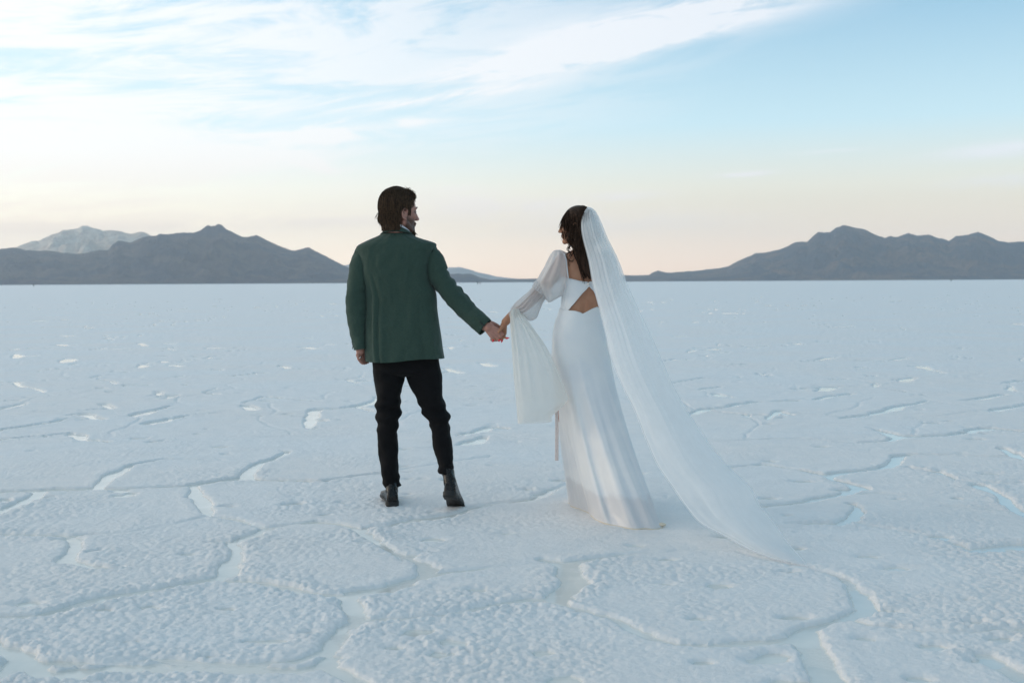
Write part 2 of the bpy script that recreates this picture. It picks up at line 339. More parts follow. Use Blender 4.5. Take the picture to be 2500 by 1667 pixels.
# warp of the crust's rims
w1 = fbm(XX * 3.1, YY * 3.1, 3, 1) ; w2 = fbm(XX * 3.1 + 40, YY * 3.1 - 12, 3, 11); w3 = fbm(XX * 16, YY * 16, 3, 21)
e = np.full(XX.shape, 9.0); rad = np.full(XX.shape, 0.03)
XW = XX + 0.035 * w1 + 0.010 * w3; YW = YY + 0.035 * w2 + 0.012 * fbm(XX * 14 + 5, YY * 14, 2, 31)
MG = 0.40
def cols(x0, x1, y0, y1):
    ts = [x / (y + XO) for x in (x0, x1) for y in (y0, y1)]
    return np.searchsorted(tt, min(ts)), np.searchsorted(tt, max(ts)) + 1
for line_ in CH:
    P = []
    for u, v, w in line_:
        g = G(u, v); P.append((g.x, g.y, w * 0.01 * (0.66 + 0.34 * min(1, max(0, (g.y - 4) / 7)) + 0.3 * (v < 900))))
    for (ax, ay, ar), (bx, by, br) in zip(P[:-1], P[1:]):
        dmin, dmax = min(ay, by), max(ay, by); mg = MG + max(ar, br)
        r0, r1 = np.searchsorted(Dall, dmin - mg), np.searchsorted(Dall, dmax + mg) + 1
        c0, c1 = cols(min(ax, bx) - mg, max(ax, bx) + mg, max(dmin - mg, 1), dmax + mg)
        if r1 <= r0 or c1 <= c0: continue
        x = XW[r0:r1, c0:c1]; y = YW[r0:r1, c0:c1]
        vx, vy = bx - ax, by - ay; L2 = vx * vx + vy * vy + 1e-9
        k = np.clip(((x - ax) * vx + (y - ay) * vy) / L2, 0, 1)
        dd = np.sqrt((x - ax - k * vx) ** 2 + (y - ay - k * vy) ** 2)
        rr = (ar + (br - ar) * k) * (1.0 + 0.45 * w1[r0:r1, c0:c1]); ee = dd - rr
        b_ = ee < e[r0:r1, c0:c1]
        e[r0:r1, c0:c1] = np.where(b_, ee, e[r0:r1, c0:c1]); rad[r0:r1, c0:c1] = np.where(b_, rr, rad[r0:r1, c0:c1])
# the far field: a cell pattern of the same size
CS = 1.45
vx_, vy_ = XX / CS + 0.16 * fbm(XX / 1.2, YY / 1.2, 3, 41), YY / CS + 0.16 * fbm(XX / 1.2 + 9, YY / 1.2, 3, 51)
ed, cid = worley(vx_ + 31.7, vy_ + 11.3, 2, 0.85, True)
ed = ed * CS
wr = fbm(XX / 1.9, YY / 1.9, 3, 61)
rv = np.where(wr > 0.33, 0.01 + 0.10 * (wr - 0.33), 0.006)
ev = ed - rv
usev = ((DD > 9.3) | (np.abs(TT) > 0.53))
blendv = np.where(usev, ev, 9)
b_ = blendv < e
rad = np.where(b_, rv, rad); e = np.where(b_, blendv, e)
e = e + 0.010 * w3 + 0.007 * fbm(XX * 42, YY * 42, 2, 25) * np.clip(1.2 - DD * DD / 1468 / 1.7 / .03, 0, 1)
spacing = DD * DD / 1468 / 1.7
# plates' tops
edge = sstep(-0.002, 0.024, e)
deep = sstep(0.004, 0.014, rad)
depth = 0.005 + 0.0078 * deep + 0.0065 * deep * sstep(5.2, 7.2, DD)
fade = np.clip(1.3 - spacing / 0.05, 0.25, 1)
lump1, _ = worley(XX / 0.019 + 0.4 * w3, YY / 0.021, 4); lump2, _ = worley(XX / 0.042 + 5 + 0.4 * w3, YY / 0.042, 6)
dome = lambda f, r: np.clip(1 - (f / r) ** 2, 0, 1) - .35
lum = (0.0030 * dome(lump1, .66) * np.clip(1.25 - spacing / 0.02, 0, 1) + (0.0048 + 0.0028 * w1) * dome(lump2, .62) * np.clip(1.2 - spacing / 0.05, 0, 1))
patch = 0.35 + 1.1 * sstep(-.35, .45, fbm(XX / .55, YY / .55, 3, 83)); lum = lum * patch
rimz = np.exp(-((e - 0.06) / 0.045) ** 2)
z = -(depth + deep * .0035 * fbm(XX / .35, YY / .35, 3, 99)) * (1 - edge) + edge * (lum * (0.9 + 0.5 * rimz * deep) + 0.0048 * fbm(XX / 0.16, YY / 0.16, 5, 71, 0.6) + 0.003 * rimz * deep + 0.004 * fbm(XX / 1.0, YY / 1.0, 2, 75))
z = np.where(edge < 1, np.minimum(z, z), z)
# pits
rs = np.random.RandomState(5)
for k in range(260):
    dy = 3.6 + 12 * rs.rand() ** 1.3; dx = (rs.rand() - 0.5) * 1.1 * (dy + XO); rp = rs.uniform(0.018, 0.045); dep = rs.uniform(0.014, 0.026)
    r0, r1 = np.searchsorted(Dall, dy - 3 * rp), np.searchsorted(Dall, dy + 3 * rp) + 1
    c0, c1 = cols(dx - 5 * rp, dx + 5 * rp, dy - 3 * rp, dy + 3 * rp)
    s_ = (((XX[r0:r1, c0:c1] - dx) / (rp * rs.uniform(1.1, 1.9))) ** 2 + ((YY[r0:r1, c0:c1] - dy) / rp) ** 2) * (1 + 0.5 * w3[r0:r1, c0:c1])
    z[r0:r1, c0:c1] -= dep * np.exp(-s_ ** 1.5)
z *= np.clip((140 - DD) / 60, 0, 1) * np.where(np.abs(TT) < 0.6, 1, 0.0) * 1.0
z = np.where(np.abs(TT) >= 0.6, 0, z)
V = np.stack([XX, YY, z], -1).reshape(-1, 3)
quads = gridquads(nr, nc)[:, ::1]
# part the crust into its plates: flood fill over the raised cells
sub = (slice(None, 830, 2), slice(11, 11 + NC, 2))
E2 = e[sub]; D2 = DD[sub]; ok = (E2 > np.minimum(0.004 + 0.3 * spacing[sub], 0.02)) & (D2 < 15.0)
core = ok & (E2 > 0.11)
okl = ok.tolist(); corel = core.tolist(); h_, w_ = ok.shape; labl = [[0] * w_ for _ in range(h_)]; nlab = 0; sizes = [0]; front = []
for i in range(h_):
    row = corel[i]
    for j in range(w_):
        if row[j] and labl[i][j] == 0:
            nlab += 1; st = [(i, j)]; labl[i][j] = nlab; cnt = 0
            while st:
                a, b = st.pop(); cnt += 1
                for a2, b2 in ((a + 1, b), (a - 1, b), (a, b + 1), (a, b - 1)):
                    if 0 <= a2 < h_ and 0 <= b2 < w_ and labl[a2][b2] == 0:
                        if corel[a2][b2]: labl[a2][b2] = nlab; st.append((a2, b2))
                        elif okl[a2][b2]: front.append((a, b))
            sizes.append(cnt)
while front:                                     # grow every core out to its rim
    nf = []
    for a, b in front:
        l_ = labl[a][b]
        for a2, b2 in ((a + 1, b), (a - 1, b), (a, b + 1), (a, b - 1)):
            if 0 <= a2 < h_ and 0 <= b2 < w_ and labl[a2][b2] == 0 and okl[a2][b2]:
                labl[a2][b2] = l_; nf.append((a2, b2))
    front = nf
lab = np.array(labl); sizes = np.array(sizes); keep = sizes >= 150
order = np.argsort(-sizes); keep2 = np.zeros_like(keep); keep2[[k for k in order[:220] if keep[k]]] = True
lab = np.where(keep2[lab], lab, 0)
full = np.zeros((nr, nc), np.int32); up = np.repeat(np.repeat(lab, 2, 0), 2, 1)[:830, :NC]; full[:up.shape[0], 11:11 + up.shape[1]] = up
fl = full[:-1, :-1].ravel()
back = np.array([[-14500.0, -14500.0]])
base_q = quads[fl == 0]
# ground behind the camera belongs to the same sheet
V = np.concatenate([V, [[-130, -14000, 0], [130, -14000, 0], [-14500, -14000, 0], [14500, -14000, 0]]])
n0 = len(V) - 4
extra = [[n0 + 2, n0 + 3, nc - 1, 0]]
def sub_mesh(name, qd, parent=None):
    ids, inv = np.unique(qd.ravel(), return_inverse=True)
    return mesh_np(name, V[ids], inv.reshape(-1, 4), M_salt, parent)
salt = tag(sub_mesh('salt_flat', np.concatenate([base_q, np.array(extra)])), kind='structure')
cnt_pl = 0
for k in np.nonzero(keep2)[0]:
    if k == 0: continue
    m_ = fl == k
    if m_.sum() < 100: continue
    sub_mesh('salt_plate', quads[m_], salt); cnt_pl += 1
print('plates', cnt_pl, 'tris', len(quads) * 2)
# shallow brine standing in the channels
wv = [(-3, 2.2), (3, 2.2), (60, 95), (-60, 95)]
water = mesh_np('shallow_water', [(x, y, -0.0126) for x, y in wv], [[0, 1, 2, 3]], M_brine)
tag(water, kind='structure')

# ------------------------------------------------------------------ mountains
def rock(name, c1, c2, c3):
    m, t, p = mat(name, c1, 0.95, Specular_IOR_Level=0.1)
    o = texobj(t); a = noise(t, o, 0.0035, 6, 0.6, 0.5).sst(0.38, 0.62); b = noise(t, o, 0.012, 5, 0.65).sst(0.4, 0.7)
    c = mixc(t, a, c1, c2); c = mixc(t, b * 0.9, c, c3); t.links.new(c.s, p.inputs['Base Color'])
    bump(t, p, noise(t, o, 0.022, 7, 0.7), 1.0, 70.0)
    return m
def mountain(name, prof, D0, D1, matl, label, seed, nrow=70, step=2.2, ampl=0.5, right_skirt=True):
    prof = sorted(prof); us = np.array([p[0] for p in prof], float); vs = np.array([p[1] for p in prof], float)
    u = np.arange(us[0], us[-1], step); v = np.interp(u, us, vs)
    v = v - 1.6 * fbm(u / 14, u * 0 + seed, 4, seed) * np.clip((690 - v) / 30, 0, 1)
    n = len(u); vert = np.zeros((nrow, n, 3))
    Pc = np.array([tuple(W(a, b, D1)) for a, b in zip(u, v)])
    ang = Pc[:, 0] / D1; hc = np.maximum(Pc[:, 2], 0.5)
    for i in range(nrow):
        s = i / (nrow - 1)
        if s <= 0.8:
            k = s / 0.8; Dk = D0 + (D1 - D0) * k
            x = ang * Dk; rel = hc / hc.max()
            rn = fbm(x / (0.055 * D0) + 3, Dk / (0.09 * D0) + 0 * x, 5, seed + 2, 0.55)
            ridge = 1 - np.abs(rn) * 1.9
            prof_k = k ** 1.35
            env = ampl * 4 * k * (1 - k)
            h_ = hc * (Dk / D1) * np.clip(prof_k + env * (ridge - 0.45) * (0.4 + 0.6 * rel), 0, 1.0 * k ** 0.35) * np.clip(1 - 0.0 * k, 0, 1)
            h_ = np.where(k < 1, np.minimum(h_, hc * (Dk / D1) * (0.55 + 0.45 * k)), hc)
            if i == 0: h_ = 0 * h_ - 3
        else:
            k = (s - 0.8) / 0.2; Dk = D1 + (D1 - D0) * 0.7 * k; h_ = hc * (1 - k) ** 1.2 - 3 * k; x = ang * Dk
        vert[i, :, 0] = x; vert[i, :, 1] = Dk; vert[i, :, 2] = h_
    o = mesh_np(name, vert.reshape(-1, 3), gridquads(nrow, n), matl)
    return tag(o, label, kind='structure')
Z6 = lambda L: [(x / 2.613, 500 + y / 2.613) for x, y in L]
Z7 = lambda L: [(1500 + x / 2.352, 500 + y / 2.352) for x, y in L]
left = [(-420, 640), (-250, 600), (-120, 618)] + Z6([(0,280),(100,272),(160,290),(250,293),(320,290),(400,305),(490,312),(560,302),(620,290),(690,288),(715,255),(750,230),(790,232),(830,240),(890,215),(950,195),(995,198),(1020,182),(1060,188),(1150,180),(1170,174),(1190,178),(1240,175),(1280,160),(1325,130),(1345,138),(1370,135),(1390,120),(1415,128),(1440,150),(1500,180),(1545,205),(1580,205),(1635,192),(1700,225),(1780,260),(1860,288),(1890,292),(1940,278),(1970,268),(2000,285),(2100,340),(2235,405)]) + [(890, 672), (930, 684), (960, 688)]
right = [(1080, 690), (1160, 684)] + [(1250, 681), (1320, 680), (1420, 678)] + Z7([(55,405),(200,402),(215,390),(250,375),(290,388),(330,388),(450,380),(600,365),(650,352),(730,315),(810,278),(870,272),(950,255),(1000,235),(1045,212),(1105,212),(1140,180),(1170,155),(1205,160),(1240,155),(1270,130),(1320,115),(1380,130),(1440,140),(1500,170),(1555,188),(1590,178),(1630,183),(1690,162),(1740,178),(1805,168),(1850,190),(1880,192),(1920,208),(1960,180),(2030,172),(2085,152),(2140,175),(2200,205),(2260,215),(2330,210)]) + [(2560, 596), (2700, 570), (2850, 610), (3050, 670)]
hillm = [(1040, 688), (1075, 672), (1100, 669), (1119, 668), (1131, 670), (1146, 668), (1152, 669), (1173, 678), (1200, 683), (1240, 688)]
pale = Z6([(-150, 330), (0, 300), (105,270),(200,228),(240,228),(330,190),(400,162),(500,150),(525,135),(555,130),(600,148),(660,165),(750,162),(830,185),(890,172),(920,175),(950,192),(1020, 225),(1150,290),(1300,380)])
far2 = [(800, 668), (839, 647), (880, 640), (960, 655), (1010, 648), (1060, 655), (1094, 653), (1124, 652), (1148, 658), (1178, 668), (1195, 670), (1205, 674), (1247, 679), (1300, 683), (1350, 686)]
M_rock1 = rock('dark_rock', (0.050, 0.072, 0.112), (0.145, 0.118, 0.118), (0.028, 0.045, 0.078))  # blue of the distance haze is mixed into the rock colour
M_rock2 = rock('brown_rock', (0.056, 0.084, 0.128), (0.20, 0.145, 0.128), (0.036, 0.058, 0.095))  # haze blue painted into the base tone, brown rock in patches
M_rock3 = rock('sunlit_hazy_rock', (0.88, 0.70, 0.54), (0.95, 0.86, 0.74), (0.66, 0.55, 0.47))  # paleness of distance and sunlight painted into the rock colour
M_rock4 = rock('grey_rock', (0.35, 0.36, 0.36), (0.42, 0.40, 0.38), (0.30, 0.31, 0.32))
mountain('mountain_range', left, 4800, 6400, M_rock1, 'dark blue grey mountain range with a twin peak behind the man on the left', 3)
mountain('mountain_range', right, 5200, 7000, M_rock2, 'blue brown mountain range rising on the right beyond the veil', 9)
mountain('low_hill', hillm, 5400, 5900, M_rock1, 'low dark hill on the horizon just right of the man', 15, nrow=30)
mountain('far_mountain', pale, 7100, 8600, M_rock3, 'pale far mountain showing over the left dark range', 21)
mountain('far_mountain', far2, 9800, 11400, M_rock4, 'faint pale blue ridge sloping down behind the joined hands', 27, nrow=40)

# ------------------------------------------------------------------ haze
hz = bpy.data.materials.new('haze'); hz.use_nodes = True; t = hz.node_tree; t.nodes.clear()
mo = t.nodes.new('ShaderNodeOutputMaterial'); pv = t.nodes.new('ShaderNodeVolumePrincipled')
pv.inputs['Color'].default_value = (0.87, 0.93, 1.0, 1); pv.inputs['Density'].default_value = HAZE = 6.6e-5; pv.inputs['Anisotropy'].default_value = 0.3
t.links.new(pv.outputs[0], mo.inputs['Volume'])
bx0, bx1 = (-14600, -14100, -2.0), (14600, 15500, 640)
hv = [(bx1[0] if i & 1 else bx0[0], bx1[1] if i & 2 else bx0[1], bx1[2] if i & 4 else bx0[2]) for i in range(8)]
# the box is larger than everything it holds
hv = [(x * 1.02, y * 1.02, zz) for x, y, zz in hv]
haze = mesh_np('haze', hv, [[0, 2, 3, 1], [4, 5, 7, 6], [0, 1, 5, 4], [2, 6, 7, 3], [0, 4, 6, 2], [1, 3, 7, 5]], hz, smooth=False)
tag(haze, kind='stuff')
# ------------------------------------------------------------------ figure tools
def ci(xs, ys, x):
    """smooth curve through points (Catmull-Rom slopes, limited against overshoot)"""
    xs = np.asarray(xs, float); ys = np.asarray(ys, float); x = np.asarray(x, float)
    sgn = 1 if xs[-1] > xs[0] else -1
    X_ = xs * sgn; q = np.clip(x * sgn, X_[0], X_[-1])
    dx = np.diff(X_); s = np.diff(ys, axis=0) / (dx if ys.ndim == 1 else dx[:, None])
    m = np.zeros_like(ys); m[0] = s[0]; m[-1] = s[-1]
    w = dx[1:] / (dx[1:] + dx[:-1]); w = w if ys.ndim == 1 else w[:, None]
    m[1:-1] = s[:-1] * w + s[1:] * (1 - w)
    if ys.ndim == 1: m[1:-1] = np.where(s[:-1] * s[1:] <= 0, 0, m[1:-1])
    i = np.clip(np.searchsorted(X_, q, side='right') - 1, 0, len(X_) - 2)
    h = dx[i]; u = (q - X_[i]) / h
    if ys.ndim > 1: h = h[:, None]; u = u[:, None]
    return (2*u**3-3*u**2+1)*ys[i] + (u**3-2*u**2+u)*h*m[i] + (-2*u**3+3*u**2)*ys[i+1] + (u**3-u**2)*h*m[i+1]
class Shape:
    def __init__(s): s.v = []; s.q = []; s.t = []; s.n = 0
    def add(s, v, q=(), t=()):
        v = np.asarray(v, float).reshape(-1, 3)
        s.v.append(v)
        if len(q): s.q.append(np.asarray(q).reshape(-1, 4) + s.n)
        if len(t): s.t.append(np.asarray(t).reshape(-1, 3) + s.n)
        s.n += len(v); return s
    def build(s, name, m, parent=None, **kw):
        return mesh_np(name, np.concatenate(s.v), np.concatenate(s.q) if s.q else [], m, parent, tris=np.concatenate(s.t) if s.t else None, **kw)
def caps_of(nr, nc):
    """fan caps for the first and the last ring; two centre vertices follow"""
    c0, c1 = nr * nc, nr * nc + 1
    j = np.arange(nc); k = (j + 1) % nc
    return np.concatenate([np.stack([np.full(nc, c0), k, j], -1), np.stack([np.full(nc, c1), (nr - 1) * nc + j, (nr - 1) * nc + k], -1)])
def rings(sh, Rg, cap=True):
    nr_, nc_ = Rg.shape[:2]; v = Rg.reshape(-1, 3); q = gridquads(nr_, nc_, True)
    if cap:
        v = np.concatenate([v, Rg[0].mean(0)[None], Rg[-1].mean(0)[None]]); sh.add(v, q, caps_of(nr_, nc_))
    else: sh.add(v, q)
def ball(sh, c, r, axes=None, n=12):
    th = np.linspace(0.05, math.pi - 0.05, n); ph = np.linspace(0, 2 * math.pi, 2 * n, endpoint=False)
    T_, P_ = np.meshgrid(th, ph, indexing='ij'); p = np.stack([np.sin(T_) * np.cos(P_), np.sin(T_) * np.sin(P_), np.cos(T_)], -1) * np.array(r if hasattr(r, '__len__') else (r, r, r))
    if axes is not None: p = p @ np.array(axes)
    rings(sh, p + np.array(c))
def tube_rings(P, ra, rb=None, nseg=24, sub=6, side=None, p=2.0, disp=None, roundend=0):
    """rings round a smooth line; ra lies across the view, rb along it"""
    P = np.asarray(P, float); n = len(P); ra = np.asarray(ra, float) * np.ones(n); rb = ra if rb is None else np.asarray(rb, float) * np.ones(n)
    L = np.concatenate([[0], np.cumsum(np.linalg.norm(np.diff(P, axis=0), axis=1))]); s = np.linspace(0, L[-1], (n - 1) * sub + 1)
    C = ci(L, P, s); A = ci(L, ra, s); B = ci(L, rb, s)
    T_ = np.gradient(C, axis=0); T_ /= np.linalg.norm(T_, axis=1)[:, None]
    dep = np.array([0, 1.0, 0]) if side is None else np.array(side, float)
    S1 = np.cross(T_, dep); S1 /= np.linalg.norm(S1, axis=1)[:, None]; S2 = np.cross(S1, T_)
    ph = np.linspace(0, 2 * math.pi, nseg, endpoint=False); c_, s_ = np.cos(ph), np.sin(ph)
    c_ = np.sign(c_) * np.abs(c_) ** (2 / p); s_ = np.sign(s_) * np.abs(s_) ** (2 / p)
    mul = np.ones((len(s), nseg)); add = 0
    if disp is not None: add = disp(np.broadcast_to(ph, (len(s), nseg)), np.broadcast_to((s / L[-1])[:, None], (len(s), nseg)))
    a = A[:, None] + add; b = B[:, None] + add
    return C[:, None, :] + S1[:, None, :] * (a * c_)[..., None] + S2[:, None, :] * (b * s_)[..., None]
def capsule(sh, p0, p1, r0, r1=None, n=14):
    r1 = r0 if r1 is None else r1; p0 = np.array(p0, float); p1 = np.array(p1, float); d = p1 - p0; L = np.linalg.norm(d) + 1e-9; d = d / L
    a = np.cross(d, [0.3, 0.9, 0.1]); a /= np.linalg.norm(a); b = np.cross(d, a)
    al = np.linspace(-math.pi / 2 + 0.1, 0, 5); z1 = np.sin(al) * r0; q1 = np.cos(al) * r0; z2 = L + np.sin(-al[::-1]) * r1; q2 = np.cos(al[::-1]) * r1
    zz = np.concatenate([z1, z2]); rr = np.concatenate([q1, q2]); ph = np.linspace(0, 2 * math.pi, n, endpoint=False)
    Rg = p0 + d * zz[:, None, None] + (a * np.cos(ph)[None, :, None] + b * np.sin(ph)[None, :, None]) * rr[:, None, None]
    rings(sh, Rg)
def chain(sh, pts, rs):
    for i in range(len(pts) - 1): capsule(sh, pts[i], pts[i + 1], rs[i], rs[i + 1])
def vloft(sec, Yc, step=2.0, nseg=72, p=2.3, disp=None, slant=None, tilt=None):
    """upright shape: every section is (row, left edge, right edge, half depth[, depth]) in the photograph's pixels at its depth"""
    sec = [tuple(s) + ((Yc,) if len(s) == 4 else ()) for s in sec]; a = np.array(sec, float)
    v = np.arange(a[0, 0], a[-1, 0] + 1e-6, step) if step > 0 else a[:, 0]
    uL, uR, hd, yc = (ci(a[:, 0], a[:, k], v) for k in (1, 2, 3, 4))
    ph = np.linspace(0, 2 * math.pi, nseg, endpoint=False)              # 0 = left, pi/2 = towards the camera, pi = right
    c_, s_ = -np.cos(ph), -np.sin(ph); c_ = np.sign(c_) * np.abs(c_) ** (2 / p); s_ = np.sign(s_) * np.abs(s_) ** (2 / p)
    out_ = np.zeros((len(v), nseg, 3)); tt_ = (v - v[0]) / (v[-1] - v[0] + 1e-9)
    for i in range(len(v)):
        l = np.array(W(uL[i], v[i], yc[i])); r = np.array(W(uR[i], v[i], yc[i])); c = (l + r) / 2; ax = (r - l) / 2
        d_ = disp(ph, tt_[i], v[i]) if disp is not None else 0.0
        f = 1 + d_ / np.linalg.norm(ax) if disp is not None else np.ones(nseg)
        q = c[None] + ax[None] * (c_ * f)[:, None]; q[:, 1] += (hd[i] + d_) * s_
        if slant is not None: q[:, 2] += slant(c_, s_, tt_[i])
        out_[i] = q
    return out_
def fuse(name, sh, voxel, m, parent, smooth=4):
    o = sh.build(name, m, parent); md = o.modifiers.new('r', 'REMESH'); md.mode = 'VOXEL'; md.voxel_size = voxel; md.use_smooth_shade = True
    if smooth: ms = o.modifiers.new('s', 'SMOOTH'); ms.factor = 0.5; ms.iterations = smooth
    dg = bpy.context.evaluated_depsgraph_get(); dg.update()
    me = bpy.data.meshes.new_from_object(o.evaluated_get(dg)); old = o.data; o.modifiers.clear(); o.data = me; bpy.data.meshes.remove(old)
    me.materials.clear(); me.materials.append(m)
    me.polygons.foreach_set('use_smooth', np.ones(len(me.polygons), bool))
    return o
def solid(o, th, off=-1):
    md = o.modifiers.new('thickness', 'SOLIDIFY'); md.thickness = th; md.offset = off; return o
def empty(name, loc):
    o = bpy.data.objects.new(name, None); col.objects.link(o); o.location = loc; return o
def adopt(parent):
    """every mesh is drafted in world space: bring the children under the thing's own origin"""
    pass
A3 = lambda v: np.array(v, float)

# ------------------------------------------------------------------ cloth, skin and hair materials
def cloth(name, c, rough=0.8, weave=900.0, var=0.12, sheen=0.3, bs=0.25):
    m, t, p = mat(name, c, rough, Specular_IOR_Level=0.25 if max(c) > .01 else 0.12, Sheen_Weight=sheen, Sheen_Roughness=0.5)
    o = texobj(t); a = noise(t, o, 130.0, 4, 0.7); b = noise(t, o, 9.0, 3, 0.55)
    cc = mixc(t, a.sst(0.25, 0.75), tuple(x * (1 - var) for x in c), tuple(x * (1 + var) for x in c))
    t.links.new(cc.s, p.inputs['Base Color'])
    bump(t, p, noise(t, o, weave, 2, 0.5) * 0.4 + noise(t, o, 60.0, 4, 0.6) * 0.6 + b * 2.0, bs, 0.004)
    return m
M_jacket = cloth('green_wool', (0.033, 0.060, 0.046), 0.85, 900, 0.12, 0.12, 0.14)
M_trouser = cloth('black_cotton', (0.0062, 0.0058, 0.0064), 0.8, 900, 0.15, 0.02)
M_shirt = cloth('white_shirt', (0.72, 0.74, 0.80), 0.7)
M_button = mat('dark_button', (0.010, 0.014, 0.013), 0.35)[0]
m, t, p = mat('black_leather', (0.009, 0.008, 0.0075), 0.28, Specular_IOR_Level=0.3)
o = texobj(t); bump(t, p, noise(t, o, 90.0, 4, 0.6) + noise(t, o, 18.0, 3, 0.5) * 2.0, 0.35, 0.004)
sp = noise(t, o, 160.0, 3, 0.6).sst(0.64, 0.74) * 0.4
t.links.new(mixc(t, sp, (0.009, 0.008, 0.0075), (0.12, 0.115, 0.11)).s, p.inputs['Base Color'])
t.links.new(noise(t, o, 40.0, 3, 0.5).op('MULTIPLY_ADD', 0.25, 0.14).s, p.inputs['Roughness']); M_leather = m
M_sole = mat('black_rubber', (0.010, 0.010, 0.010), 0.6)[0]
def skin(name, c, c2, jaw=None):
    m, t, p = mat(name, c, 0.5, Specular_IOR_Level=0.35, Subsurface_Weight=0.12, Subsurface_Scale=0.01)
    p.inputs['Subsurface Radius'].default_value = (1.0, 0.35, 0.2)
    o = texobj(t); cc = mixc(t, noise(t, o, 22.0, 4, 0.6).sst(0.35, 0.7) * 0.6, c, c2)
    if jaw is not None:                       # stubble on cheeks and jaw, coloured where the beard grows
        sp_ = t.nodes.new('ShaderNodeAttribute'); sp_.attribute_name = 'beard'
        f = N(t, sp_.outputs['Fac']); nz = noise(t, o, 260.0, 2, 0.6).sst(0.30, 0.55)
        cc = mixc(t, f * nz.op('MULTIPLY_ADD', 0.4, 0.6), cc, jaw)
    t.links.new(cc.s, p.inputs['Base Color']); bump(t, p, noise(t, o, 180.0, 3, 0.6), 0.12, 0.002)
    return m
M_skin_m = skin('fair_skin', (0.42, 0.215, 0.165), (0.36, 0.15, 0.115), (0.036, 0.022, 0.014))
M_skin_w = skin('tanned_skin', (0.40, 0.20, 0.12), (0.34, 0.15, 0.085))
def hairmat(name, c1, c2):
    m, t, p = mat(name, c1, 0.45, Specular_IOR_Level=0.18)
    o = texobj(t); mp = t.nodes.new('ShaderNodeMapping'); mp.inputs['Scale'].default_value = (260, 260, 6); t.links.new(o.s, mp.inputs[0])
    n = noise(t, N(t, mp.outputs[0]), 1.0, 2, 0.6); t.links.new(mixc(t, n.sst(0.35, 0.7), c1, c2).s, p.inputs['Base Color']); return m
M_hair_m = hairmat('brown_hair', (0.026, 0.015, 0.009), (0.12, 0.070, 0.040))
M_hair_w = hairmat('dark_brown_hair', (0.016, 0.008, 0.0045), (0.075, 0.036, 0.020))
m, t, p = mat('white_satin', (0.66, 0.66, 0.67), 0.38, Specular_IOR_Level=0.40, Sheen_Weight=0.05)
o = texobj(t); cs_ = mixc(t, noise(t, o, 5.0, 3, 0.5).sst(0.3, 0.7), (0.66, 0.675, 0.70), (0.74, 0.74, 0.74)); sx_ = t.nodes.new('ShaderNodeSeparateXYZ'); t.links.new(o.s, sx_.inputs[0])
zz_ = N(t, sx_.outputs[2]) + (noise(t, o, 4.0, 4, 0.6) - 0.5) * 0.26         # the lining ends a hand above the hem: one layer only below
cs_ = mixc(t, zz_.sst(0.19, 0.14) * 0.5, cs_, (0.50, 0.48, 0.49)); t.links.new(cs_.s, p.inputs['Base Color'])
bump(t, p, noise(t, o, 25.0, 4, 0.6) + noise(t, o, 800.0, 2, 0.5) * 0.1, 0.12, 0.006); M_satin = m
M_cream = mat('cream_lining', (0.66, 0.58, 0.46), 0.6)[0]
M_rib = cloth('pink_white_ribbon', (0.70, 0.58, 0.54), 0.6)
def sheer(name, c, alpha, edge, trans=0.5, fine=900):
    """thin see-through cloth: threads that scatter and pass light, gaps between them"""
    m = bpy.data.materials.new(name); m.use_nodes = True; t = m.node_tree; t.nodes.clear()
    out_ = t.nodes.new('ShaderNodeOutputMaterial'); d = t.nodes.new('ShaderNodeBsdfDiffuse'); tr = t.nodes.new('ShaderNodeBsdfTranslucent'); tp = t.nodes.new('ShaderNodeBsdfTransparent')
    d.inputs[0].default_value = (*c, 1); tr.inputs[0].default_value = (*c, 1)
    m1 = t.nodes.new('ShaderNodeMixShader'); m1.inputs[0].default_value = trans; t.links.new(d.outputs[0], m1.inputs[1]); t.links.new(tr.outputs[0], m1.inputs[2])
    lw = t.nodes.new('ShaderNodeLayerWeight'); lw.inputs[0].default_value = 0.35
    o = texobj(t); n = noise(t, o, 7.0, 3, 0.5)
    f = N(t, lw.outputs['Facing']).op('POWER', 1.5) * edge + (n - 0.5) * 0.16 + alpha
    m2 = t.nodes.new('ShaderNodeMixShader'); t.links.new(f.op('MINIMUM', 0.97).s, m2.inputs[0]); t.links.new(tp.outputs[0], m2.inputs[1]); t.links.new(m1.outputs[0], m2.inputs[2])
    t.links.new(m2.outputs[0], out_.inputs[0]); return m
M_tulle = sheer('white_tulle', (0.93, 0.935, 0.94), 0.50, 0.32, 0.5)
M_tulle2 = sheer('loose_tulle', (0.90, 0.91, 0.92), 0.34, 0.35, 0.5)
M_chiffon = sheer('white_chiffon', (0.80, 0.79, 0.79), 0.60, 0.38, 0.35)
M_drape = sheer('cream_chiffon', (0.84, 0.83, 0.80), 0.56, 0.34, 0.4)
M_nail = mat('red_nail', (0.75, 0.03, 0.045), 0.2)[0]
M_pearl = mat('pearl', (0.75, 0.70, 0.64), 0.2)[0]
M_metal = mat('silver_ring', (0.75, 0.72, 0.70), 0.25, Metallic=1.0)[0]
M_eye = mat('eye', (0.20, 0.12, 0.09), 0.3)[0]

